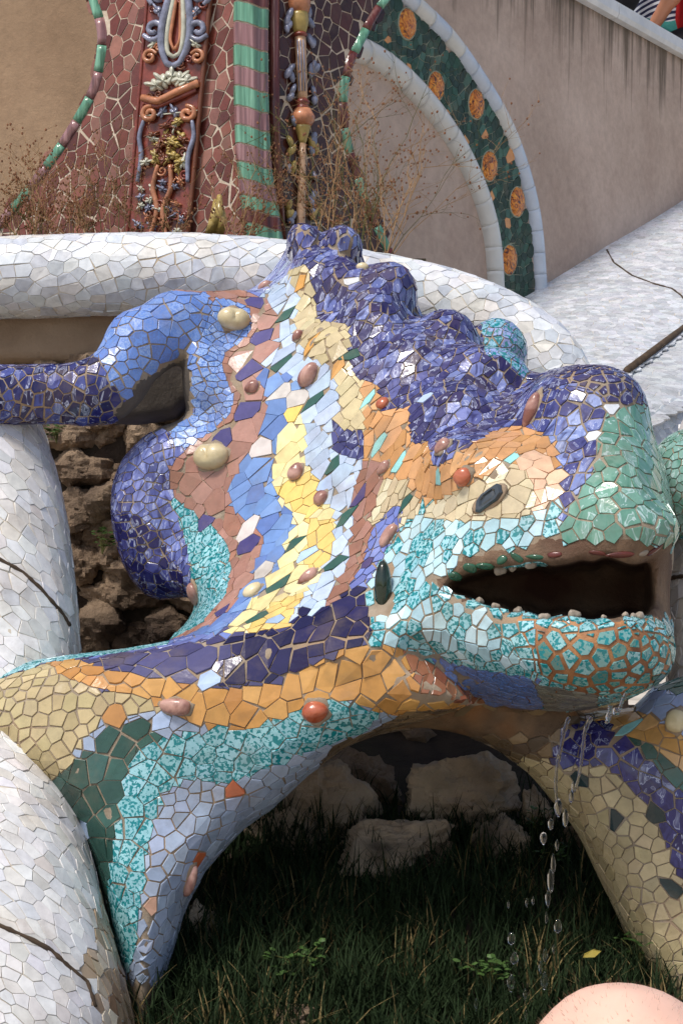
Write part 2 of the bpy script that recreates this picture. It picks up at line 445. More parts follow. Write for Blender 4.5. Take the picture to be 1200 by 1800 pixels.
def mosaic(W, Q, zones, parents, vlab=None, borders=True, accents=(), keep=None, margin=60, ncand=60000,
           nsingle=300, name='tile', seed=1, bevel=0.5e-3, face_min=-0.25, conform=0.65, lift=None, discard=None, matset=None, extra=None):
    """cover the visible side of the surface W,Q with broken tiles.
    zones: list of Zone (first without poly = default; None inside = no tile); parents: object or {label: object}"""
    rg = random.Random(seed); ng = np.random.default_rng(seed)
    keys = matset or MATKEYS
    # triangles
    tri = []
    for q in (Q.tolist() if hasattr(Q, 'tolist') else Q):
        for k in range(1, len(q)-1): tri.append((q[0], q[k], q[k+1]))
    tri = np.array(tri); W = np.asarray(W, float)
    bvh = BVHTree.FromPolygons([tuple(v) for v in W], [tuple(t) for t in tri.tolist()])
    A, B, C = W[tri[:, 0]], W[tri[:, 1]], W[tri[:, 2]]
    nr = np.cross(B-A, C-A); ar = np.linalg.norm(nr, axis=1); nr = nr/(ar[:, None]+1e-12)
    # smooth vertex normals
    vn = np.zeros_like(W)
    for k in range(3): np.add.at(vn, tri[:, k], nr*ar[:, None])
    vn /= np.linalg.norm(vn, axis=1)[:, None]+1e-12
    cen = (A+B+C)/3; px, py, D = project(cen)
    vd = cen-np.array(CAM); vd /= np.linalg.norm(vd, axis=1)[:, None]
    face = -(vd*nr).sum(1)
    ok = (face > face_min) & (px > -margin) & (px < 1200+margin) & (py > -margin) & (py < 1800+margin)
    ids = np.where(ok)[0]; w = ar[ids]; w = w/w.sum()
    pick = ng.choice(ids, ncand, p=w)
    r1 = np.sqrt(ng.random(ncand)); r2 = ng.random(ncand)
    b0, b1, b2 = 1-r1, r1*(1-r2), r1*r2
    P = A[pick]*b0[:, None]+B[pick]*b1[:, None]+C[pick]*b2[:, None]
    Nn = vn[tri[pick, 0]]*b0[:, None]+vn[tri[pick, 1]]*b1[:, None]+vn[tri[pick, 2]]*b2[:, None]
    Nn /= np.linalg.norm(Nn, axis=1)[:, None]+1e-12
    vi = tri[pick, 0]
    cand = []            # (p, n, vertex, zone or None)
    def hit(x, y):
        if lift: return lift(x, y)
        d = VIEWDIR(at(x, y, 1.0))
        loc, nn, fi, dist = bvh.ray_cast(CAM, d)
        if loc is None: return None
        t = tri[fi]; n = vn[t[0]]+vn[t[1]]+vn[t[2]]; n /= np.linalg.norm(n)
        return np.array(loc), n, t[0]
    fixed = []
    for ac in accents:                          # (x, y, zone)
        h_ = hit(ac[0], ac[1])
        if h_: fixed.append((*h_, ac[2]))
    npair0 = len(fixed); pairs = []
    if extra: fixed += extra
    if fixed:
        P = np.concatenate([np.array([f_[0] for f_ in fixed]), P]); Nn = np.concatenate([np.array([f_[1] for f_ in fixed]), Nn])
        vi = np.concatenate([np.array([f_[2] for f_ in fixed]), vi])
    X, Y, D = project(P)
    zid = zone_ids(zones, X, Y)
    zlist = list(zones); nz = len(zones)
    for i, f_ in enumerate(fixed):
        if f_[3] is not None:
            zlist.append(f_[3]); zid[i] = len(zlist)-1
    # dart throwing with an oriented metric
    nf = len(fixed)
    cell = 0.03; grid = {}
    acc = []
    Pl = P.tolist(); Nl = Nn.tolist(); zl = zid.tolist(); Dl = D.tolist()
    for i in range(len(Pl)):
        zn = zlist[zl[i]]
        s = (zn.size if zn else 24)*Dl[i]/F
        fx = 0.62 if i < nf else rg.choice((0.72, 0.9, 1.0, 1.1, 1.25, 1.4))
        p = Pl[i]; n = Nl[i]
        s2 = (s*fx)**2
        if npair0 <= i < nf:                    # border pairs are already spaced
            grid.setdefault((int(p[0]//cell), int(p[1]//cell), int(p[2]//cell)), []).append(i); acc.append(i); continue
        asp = zn.asp if zn else 1.0
        t1 = None
        if asp != 1.0:
            a = R(zn.ang); dv = CR*math.cos(a)+CU*math.sin(a); nv = Vector(n)
            t1 = dv-nv*dv.dot(nv); t1 = tuple(t1.normalized()) if t1.length > 1e-3 else None
        rad = s*math.sqrt(asp)
        kx, ky, kz = int(p[0]//cell), int(p[1]//cell), int(p[2]//cell)
        rr = int(math.ceil(rad*fx/cell)); bad = False
        for ix in range(kx-rr, kx+rr+1):
            for iy in range(ky-rr, ky+rr+1):
                for iz in range(kz-rr, kz+rr+1):
                    for j in grid.get((ix, iy, iz), ()):
                        q = Pl[j]; dx = p[0]-q[0]; dy = p[1]-q[1]; dz = p[2]-q[2]
                        d2 = dx*dx+dy*dy+dz*dz
                        if t1:
                            al = dx*t1[0]+dy*t1[1]+dz*t1[2]; al2 = al*al
                            d2 = (d2-al2)*asp + al2/asp
                        if d2 < s2:
                            m_ = Nl[j]
                            if n[0]*m_[0]+n[1]*m_[1]+n[2]*m_[2] > 0: bad = True; break
                    if bad: break
                if bad: break
            if bad: break
        if bad: continue
        grid.setdefault((kx, ky, kz), []).append(i); acc.append(i)
    kd = KDTree(len(acc))
    for j, i in enumerate(acc): kd.insert(Pl[i], j)
    kd.balance()
    tiles = []; cells = []
    for j, i in enumerate(acc):
        zn = zlist[zl[i]]
        if zn is None: continue
        if discard is not None and discard(X[i], Y[i]): continue
        p = Vector(Pl[i]); n = Vector(Nl[i])
        a = R(zn.ang); dv = CR*math.cos(a)+CU*math.sin(a)
        t1 = dv-n*dv.dot(n)
        t1 = t1.normalized() if t1.length > 1e-3 else n.orthogonal().normalized()
        t2 = n.cross(t1)
        s = zn.size*Dl[i]/F; sa = math.sqrt(zn.asp); fa, fb = 1/sa, sa
        w = s*1.15
        poly = [(w*sa*math.cos(k*math.pi/5+.3), w/sa*math.sin(k*math.pi/5+.3)) for k in range(10)]
        ia = zl[i] >= nz
        for (q, jj, dist) in kd.find_range(p, s*sa*2.6):
            if jj == j: continue
            ii = acc[jj]
            m_ = Nl[ii]
            if n[0]*m_[0]+n[1]*m_[1]+n[2]*m_[2] < -0.1: continue
            dq = q-p; x, y = dq.dot(t1), dq.dot(t2)
            l2 = x*x+y*y
            if l2 < 1e-10: continue
            zj = zlist[zl[ii]]; ja = zl[ii] >= nz
            if zl[ii] == zl[i] or ia:
                A2, B2 = fa*fa, fb*fb; nx_, ny_ = x*A2, y*B2; l2 = x*x*A2+y*y*B2
            elif ja:                            # next to a single accent tile: its own metric
                a2 = R(zj.ang); dv2 = CR*math.cos(a2)+CU*math.sin(a2); u = dv2-n*dv2.dot(n)
                if u.length < 1e-3: u = t1
                u.normalize(); ux, uy = u.dot(t1), u.dot(t2); al = x*ux+y*uy; be = -x*uy+y*ux
                al /= zj.asp; be *= zj.asp
                nx_, ny_ = al*ux-be*uy, al*uy+be*ux; l2 = x*nx_+y*ny_
            else: nx_, ny_ = x, y
            rt = 0.5
            if ia or ja:
                sj = zj.size if zj else zn.size
                rt = min(0.62, max(0.38, zn.size/(zn.size+sj)))
            poly = clip_half(poly, nx_, ny_, l2*rt)
            if len(poly) < 3: break
        if len(poly) < 3: continue
        # collapse the short edges: angular shards instead of honeycomb cells
        pp = list(poly); lim = s*(0.05 if npair0 <= i < nf else (0.17 if zn.gap < 4.5e-4 else 0.25))
        while len(pp) > 3:
            e = [math.hypot(pp[k][0]-pp[(k+1) % len(pp)][0], pp[k][1]-pp[(k+1) % len(pp)][1]) for k in range(len(pp))]
            k = min(range(len(pp)), key=lambda q_: e[q_])
            if e[k] > lim: break
            k2 = (k+1) % len(pp); mid = ((pp[k][0]+pp[k2][0])/2, (pp[k][1]+pp[k2][1])/2)
            pp[k] = mid; pp.pop(k2)
        if len(pp) < 3 or area2(pp) <= 0: continue
        cells.append([i, pp, p, n, t1, t2, s, zl[i]])
    # tiles across a colour border are cut along it
    if borders and cells:
        K = 90; SP = []; SX = []
        for (i, pp, p, n, t1, t2, s, zi) in cells:
            pts = np.array(pp); pts = np.concatenate([pts, pts*0.5+np.roll(pts, 1, 0)*0.5]); SP.append(len(pts))
            SX.append(np.array(p)+pts[:, :1]*np.array(t1)+pts[:, 1:]*np.array(t2))
        sx, sy, sD = project(np.concatenate(SX)); sz = zone_ids(zones, sx, sy); k0 = 0; mixed = []
        for c_, k in zip(cells, SP): mixed.append(c_[7] < nz and not (sz[k0:k0+k] == c_[7]).all()); k0 += k
        SP = []; SX = []
        for c_, mx in zip(cells, mixed):
            if not mx: continue
            pp = c_[1]; ws = ng.dirichlet(np.ones(len(pp))*0.55, K); pts = ws @ np.array(pp); SP.append(pts)
            SX.append(np.array(c_[2])+pts[:, :1]*np.array(c_[4])+pts[:, 1:]*np.array(c_[5]))
        if SX:
            sx, sy, sD = project(np.concatenate(SX)); sz = zone_ids(zones, sx, sy).reshape(-1, K)
        out = []; k0 = 0
        for c_, mx in zip(cells, mixed):
            if not mx: out.append(c_); continue
            pts, zz = SP[k0], sz[k0]; k0 += 1
            def cut_rec(poly_, pts_, zz_, depth):
                ids_, cn = np.unique(zz_, return_counts=True); maj = ids_[cn.argmax()]
                if len(ids_) == 1 or depth == 0 or cn.max() > 0.96*len(zz_): return [(poly_, int(maj))]
                A_ = pts_[zz_ == maj]; B_ = pts_[zz_ != maj]; d = B_.mean(0)-A_.mean(0); l = np.hypot(*d)
                if l < 1e-6: return [(poly_, int(maj))]
                d /= l; pa = A_@d; pb = B_@d; cs = np.sort(np.concatenate([pa, pb])); mids = (cs[1:]+cs[:-1])/2
                err = [(pa > m).sum()+(pb <= m).sum() for m in mids]; m = mids[int(np.argmin(err))]
                p1 = clip_half(poly_, d[0], d[1], m); p2 = clip_half(poly_, -d[0], -d[1], -m)
                k1 = pts_@d <= m; res = []
                for q_, kk in ((p1, k1), (p2, ~k1)):
                    if len(q_) >= 3 and kk.any(): res += cut_rec(q_, pts_[kk], zz_[kk], depth-1)
                return res
            for q_, z_ in cut_rec(c_[1], pts, zz, 2):
                if len(q_) >= 3 and area2(q_) > (c_[6]*0.12)**2: out.append([c_[0], q_, *c_[2:7], z_])
        cells = out
    for (i, pp, p, n, t1, t2, s, zi) in cells:
        zn = zlist[zi]
        poly = inset(pp, zn.gap*rg.uniform(0.6, 1.5))
        if len(poly) < 3: continue
        ar_ = area2(poly)
        if ar_ < (s*0.09)**2: continue
        mat, cols = zn.mat, zn.cols
        if zn.mats:
            r = rg.random()*sum(m[2] for m in zn.mats)
            for m in zn.mats:
                r -= m[2]
                if r <= 0: mat, cols = m[0], m[1]; break
        c = lin(rg.choice(cols)); lu = 0.25*c[0]+0.6*c[1]+0.15*c[2]; c = tuple(x+(lu-x)*DESAT for x in c); v = 1+rg.uniform(-1, 1)*zn.jit*1.6
        c = tuple(max(0, min(1, x*v*(1+rg.uniform(-1, 1)*zn.jit*0.35))) for x in c)
        ta, tb = rg.gauss(0, zn.tilt), rg.gauss(0, zn.tilt)
        hgt = zn.h*rg.uniform(0.8, 1.2)
        top = []
        for x, y in poly:
            v3 = p+t1*x+t2*y
            l_, n_, f_, d_ = bvh.find_nearest(v3)
            drop = (l_-v3).dot(n) if l_ is not None else 0
            drop = max(-0.02, min(0.02, drop))
            top.append((x, y, drop*conform + hgt + ta*x + tb*y))
        cx = sum(q[0] for q in top)/len(top); cy = sum(q[1] for q in top)/len(top)
        m_ = len(top); V = []
        rr = math.sqrt(max(ar_, 1e-9)/math.pi); sh = max(0.6, 1-bevel/rr)
        for x, y, z in top: V.append(p+t1*(cx+(x-cx)*sh)+t2*(cy+(y-cy)*sh)+n*z)
        for x, y, z in top: V.append(p+t1*x+t2*y+n*(z-bevel*0.8))
        for x, y, z in top: V.append(p+t1*x+t2*y+n*(z-hgt-0.005))
        Fc = [tuple(range(m_))]
        for k in range(m_):
            k2 = (k+1) % m_
            Fc.append((k+m_, k2+m_, k2, k)); Fc.append((k+2*m_, k2+2*m_, k2+m_, k+m_))
        # how large it shows
        fc = -VIEWDIR(p).dot(n)
        show = 0
        if fc > 0.05 and 0 < X[i] < 1200 and 0 < Y[i] < 1800:
            show = ar_*fc*(F/Dl[i])**2
            l_, n_, f_, d_ = bvh.ray_cast(CAM, (p-CAM).normalized())
            if l_ is not None and d_ < (p-CAM).length-0.03: show = 0
        lb = int(vlab[vi[i]]) if vlab is not None else 0
        tiles.append((show, V, Fc, keys.index(mat), (*c, rg.random()), lb))
    tiles.sort(key=lambda t: -t[0])
    P_of = (lambda l: parents[l]) if isinstance(parents, dict) else (lambda l: parents)
    rest = {}
    for k, (show, V, Fc, mi, c, lb) in enumerate(tiles):
        if k < nsingle and show > 30:
            o = mesh_obj(name, V, Fc, M[keys[mi]], P_of(lb))
            at_ = o.data.color_attributes.new('Col', 'FLOAT_COLOR', 'POINT')
            at_.data.foreach_set('color', np.tile(np.array(c, np.float32), len(V)))
        else: rest.setdefault(lb if isinstance(parents, dict) else 0, []).append((V, Fc, mi, c))
    for lb, ts in rest.items():
        VV = []; FF = []; mi_ = []; cc = []
        for V, Fc, mi, c in ts:
            b = len(VV); VV += V; FF += [tuple(b+x for x in q) for q in Fc]; mi_ += [mi]*len(Fc); cc += [c]*len(V)
        o = mesh_obj(name+'_mosaic', VV, FF, [M[k] for k in keys], P_of(lb), False, mi_)
        at_ = o.data.color_attributes.new('Col', 'FLOAT_COLOR', 'POINT')
        at_.data.foreach_set('color', np.array(cc, np.float32).ravel())
        o['kind'] = 'stuff'
    return len(tiles)
# ------------------------------------------------------------------ the lizard fountain
import time as _t; _t0 = _t.time()
TORSO, HEAD, LEGL, LEGR, HINDL, HINDR, CREST = 1, 2, 3, 4, 5, 6, 7
fd = Field(-0.98, 0.98, -1.16, 0.70, 2.12, 3.66, 0.010)
torso_poly = [(500,446),(512,418),(532,401),(550,396),(566,416),(584,401),(605,403),(624,420),(634,446),(641,470),(668,470),
 (696,484),(714,510),(726,540),(734,556),(765,553),(800,560),(828,572),(846,600),(852,627),(880,628),(902,646),(918,668),
 (960,700),(960,860),(860,1000),(760,1120),(660,1180),(500,1180),(300,1170),(296,1128),(330,1095),(348,1062),(330,1046),(300,1040),
 (265,1026),(237,1003),(215,966),(203,925),(204,882),(218,842),(250,800),(300,758),(346,720),(335,705),(329,680),(333,645),
 (350,605),(368,560),(396,530),(440,512),(476,484)]
torso_ctrl = [(545,425,3.16),(605,430,3.14),(690,505,3.02),(800,590,2.92),(890,655,2.84),(600,560,2.98),(700,640,2.83),(800,720,2.70),
 (900,760,2.60),(480,530,3.08),(400,640,3.02),(560,700,2.86),(480,800,2.87),(380,830,2.93),(250,890,3.00),(270,1000,2.98),(335,1000,2.90),
 (450,960,2.78),(560,900,2.74),(620,1000,2.60),(560,1080,2.545),(450,1100,2.575),(350,1120,2.62),(650,850,2.70),(720,850,2.62),(720,1000,2.56)]
fd.join(fd.relief(torso_poly, torso_ctrl, 0.20, 0.075), TORSO, 0)
for p in [(537,432,3.20,30,38),(603,434,3.17,32,36),(560,500,3.13,45,50),(622,520,3.08,40,50),(688,510,3.08,42,48),(660,580,3.0,45,60),
          (782,596,2.98,52,50),(730,650,2.91,45,60),(830,660,2.86,55,50),(890,665,2.88,36,42),(800,730,2.77,50,50),(590,640,2.98,40,60)]:
    fd.join(fd.ball(p[0],p[1],p[2],p[3],p[4],0.085,-25), TORSO, 0.02 if p[1] < 440 else 0.045)
# left flank: rolls of the drapery
for p in [(255,925,3.06,52,120,0.09,-12),(300,800,3.06,60,50,0.08,-40),(355,660,3.06,34,70,0.07,0)]:
    fd.join(fd.ball(*p), TORSO, 0.05)
# head
head_poly = [(700,930),(760,880),(830,800),(900,720),(930,672),(965,652),(1010,642),(1060,646),(1098,662),(1120,688),(1136,718),(1148,770),
 (1166,820),(1178,880),(1184,945),(1183,990),(1176,1030),(1177,1080),(1182,1110),(1178,1150),(1160,1188),(1128,1216),(1080,1238),(1010,1248),
 (920,1246),(850,1232),(790,1204),(720,1166),(676,1136),(660,1090),(660,1020),(672,970)]
head_ctrl = [(700,1050,2.53),(720,960,2.54),(800,900,2.50),(860,880,2.46),(900,950,2.42),(960,720,2.58),(1000,850,2.43),(1050,700,2.55),(1080,800,2.42),
 (1110,880,2.36),(1160,900,2.38),(1100,960,2.34),(760,1060,2.47),(850,1130,2.40),(1000,1130,2.33),(1110,1130,2.31),(1165,1120,2.34),(900,1220,2.42),(1050,1220,2.38),
 (1000,1000,2.37),(1150,1040,2.36)]
fd.join(fd.relief(head_poly, head_ctrl, 0.22, 0.10), HEAD, 0.035)
fd.join(fd.ball(1020,712,2.66,100,66,0.13,-12), HEAD, 0.04)
fd.join(fd.ball(870,850,2.58,110,60,0.10,30), HEAD, 0.05)       # brow and eye socket
fd.join(fd.ball(1030,1140,2.46,150,88,0.15,3), HEAD, 0.03)      # lower jaw
fd.join(fd.ball(1090,930,2.48,95,60,0.14,0), HEAD, 0.03)        # snout
fd.join(fd.ball(1205,850,2.86,75,100,0.12,20), HEAD, 0.01)       # far side of the head
# near foreleg
legl_poly = [(-140,1196),(-60,1192),(0,1180),(60,1162),(130,1152),(220,1142),(300,1128),(420,1112),(560,1090),(700,1100),(790,1180),(830,1235),(760,1262),(680,1276),
 (600,1316),(540,1362),(480,1418),(420,1462),(360,1530),(325,1596),(300,1680),(276,1760),(262,1830),(228,1830),(222,1745),(208,1670),(188,1590),
 (165,1510),(130,1440),(80,1390),(0,1346),(-80,1340),(-140,1300)]
legl_ctrl = [(680,1180,2.46),(620,1200,2.47),(500,1230,2.48),(350,1210,2.51),(150,1230,2.55),(30,1260,2.58),(-80,1270,2.62),(250,1380,2.51),(400,1400,2.54),(310,1480,2.50),(230,1560,2.46),(255,1700,2.44),
 (420,1140,2.535),(560,1120,2.51),(200,1160,2.57)]
fd.join(fd.relief(legl_poly, legl_ctrl, 0.13, 0.075), LEGL, 0.03)
# chest under the throat
fd.join(fd.cone((640,1230,2.66,55),(800,1215,2.70,60)), TORSO, 0.04)
fd.join(fd.cone((800,1215,2.70,60),(950,1290,2.72,56)), TORSO, 0.04)
fd.join(fd.cone((950,1290,2.72,56),(1080,1420,2.74,60)), LEGR, 0.04)
# far foreleg
legr_poly = [(985,1300),(1005,1270),(1045,1252),(1110,1246),(1150,1208),(1230,1180),(1330,1200),(1400,1300),(1400,1900),(1230,1900),(1160,1760),(1105,1650),(1062,1560),
 (1010,1450),(950,1375),(920,1330)]
legr_ctrl = [(1000,1300,2.64),(1080,1330,2.60),(1130,1260,2.62),(1200,1300,2.58),(1180,1400,2.55),(1080,1420,2.60),(1130,1520,2.57),(1200,1650,2.52),(1300,1700,2.5),(1300,1400,2.52)]
fd.join(fd.relief(legr_poly, legr_ctrl, 0.13, 0.075), LEGR, 0.03)
# hind legs
fd.join(fd.cone((440,572,3.16,60),(310,574,3.08,58)), HINDL, 0.03)
fd.join(fd.cone((310,574,3.08,58),(248,606,3.03,58)), HINDL, 0.02)
fd.join(fd.cone((248,606,3.03,58),(206,668,3.00,52)), HINDL, 0.02)
fd.join(fd.cone((206,668,3.00,52),(150,692,2.99,51)), HINDL, 0.02)
fd.join(fd.relief([(196,640),(260,600),(352,610),(350,700),(310,738),(240,748),(190,744)], [(200,700,3.16),(340,700,3.24),(270,620,3.2),(270,740,3.2)], 0.05, 0.03), HINDL, 0.01)
fd.join(fd.cone((185,692,3.00,52),(-30,694,2.96,51)), HINDL, 0.02)
fd.join(fd.cone((-30,694,2.96,51),(-160,720,2.9,60)), HINDL, 0.02)
fd.join(fd.ball(872,618,3.24,48,56,0.09,0), HINDR, 0.02)
fd.join(fd.cone((872,620,3.24,45),(840,760,3.15,50)), HINDR, 0.03)
# mouth, ear
mouth_poly = [(780,1030),(806,1012),(858,1001),(950,992),(1060,984),(1140,990),(1150,1035),(1142,1082),(1060,1092),(960,1086),(880,1072),(820,1052),(785,1040)]
rr_ = random.Random(9); mouth_rag = []
for (ax, ay), (bx, by) in zip(mouth_poly, mouth_poly[1:]+mouth_poly[:1]):
    k = max(1, int(math.hypot(bx-ax, by-ay)/18))
    mouth_rag += [(ax+(bx-ax)*q/k+rr_.uniform(-4, 4), ay+(by-ay)*q/k+rr_.uniform(-7, 6)) for q in range(k)]
fd.cut(fd.relief(mouth_rag, [(700,1000,2.12),(1200,1000,2.12),(900,900,2.12),(900,1100,2.12)], 0.27, 0.02), 0.012)
fd.cut(fd.ball(672,1042,2.46,17,56,0.06,0), 0.008)
Wl, Ql, Ll = fd.mesh()
del fd
fl = Ll[Ql[:, 0]]
lx, ly, lD = project(Wl)
# the crest is the ridge of the torso
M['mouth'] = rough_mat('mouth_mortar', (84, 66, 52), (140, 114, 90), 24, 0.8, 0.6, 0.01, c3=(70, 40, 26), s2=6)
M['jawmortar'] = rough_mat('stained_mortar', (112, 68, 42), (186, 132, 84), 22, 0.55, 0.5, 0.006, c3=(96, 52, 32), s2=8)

lizard = empty('lizard_fountain', tuple(at(600,1750,2.6)), 'large glazed mosaic lizard with open mouth dripping water, clinging to white balustrades', 'sculpture')
names = {TORSO:'torso', HEAD:'head', LEGL:'front_leg', LEGR:'front_leg', HINDL:'hind_leg', HINDR:'hind_leg'}
lab_mats = {l: M['mortar'] for l in names}
parts = split_mesh(Wl, Ql, fl, names, lab_mats, lizard)
# stained mortar inside the mouth, under the jaw and under the belly: second slot by place
def stain(o, poly, mat):
    me = o.data; me.materials.append(mat); k = len(me.materials)-1
    c = np.zeros(len(me.polygons)*3, np.float32); me.polygons.foreach_get('center', c); c = c.reshape(-1, 3)
    x, y, d = project(c + np.array(lizard.location)*0)
    ins = in_poly(x, y, poly)
    mi = np.zeros(len(me.polygons), np.int32); me.polygons.foreach_get('material_index', mi); mi[ins] = k
    me.polygons.foreach_set('material_index', mi)
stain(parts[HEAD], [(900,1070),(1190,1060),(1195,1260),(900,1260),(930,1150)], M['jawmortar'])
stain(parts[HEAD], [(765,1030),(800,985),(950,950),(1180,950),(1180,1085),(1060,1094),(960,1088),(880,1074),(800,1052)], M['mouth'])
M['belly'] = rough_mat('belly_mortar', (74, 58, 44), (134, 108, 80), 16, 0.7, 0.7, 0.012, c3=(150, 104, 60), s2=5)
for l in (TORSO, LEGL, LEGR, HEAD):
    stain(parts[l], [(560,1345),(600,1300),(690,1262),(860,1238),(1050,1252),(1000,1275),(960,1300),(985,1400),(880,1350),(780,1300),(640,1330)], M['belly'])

M['hollow'] = rough_mat('shaded_hollow_mortar', (76, 70, 64), (100, 92, 84), 14, 0.9, 0.4, 0.008)  # shade under the hind thigh, put into a darker mortar colour
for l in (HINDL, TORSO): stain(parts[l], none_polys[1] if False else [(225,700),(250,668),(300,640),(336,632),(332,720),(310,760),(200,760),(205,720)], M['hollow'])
c_purple = [(58,54,106),(64,60,112),(50,44,94),(74,78,138),(60,50,94),(66,66,124),(92,104,168)]
c_lblue = [(182,203,228),(176,198,226),(188,208,232),(170,192,218)]
c_cream = [(203,185,132),(196,178,126),(208,190,138)]
c_orange = [(206,146,72),(212,150,80),(200,140,62),(216,156,88)]
c_ochre = [(206,146,48),(200,140,44),(212,154,60),(194,132,44)]
c_peach = [(228,182,142),(222,172,130),(232,190,150)]
c_eye = [(214,196,152),(206,186,140),(220,206,166)]
c_terra = [(170,120,102),(162,112,92),(178,128,110),(172,116,92)]
c_flank = [(128,164,228),(140,176,234),(118,152,220),(150,184,238)]
c_turq = [(138,202,212),(128,194,204),(146,208,218)]
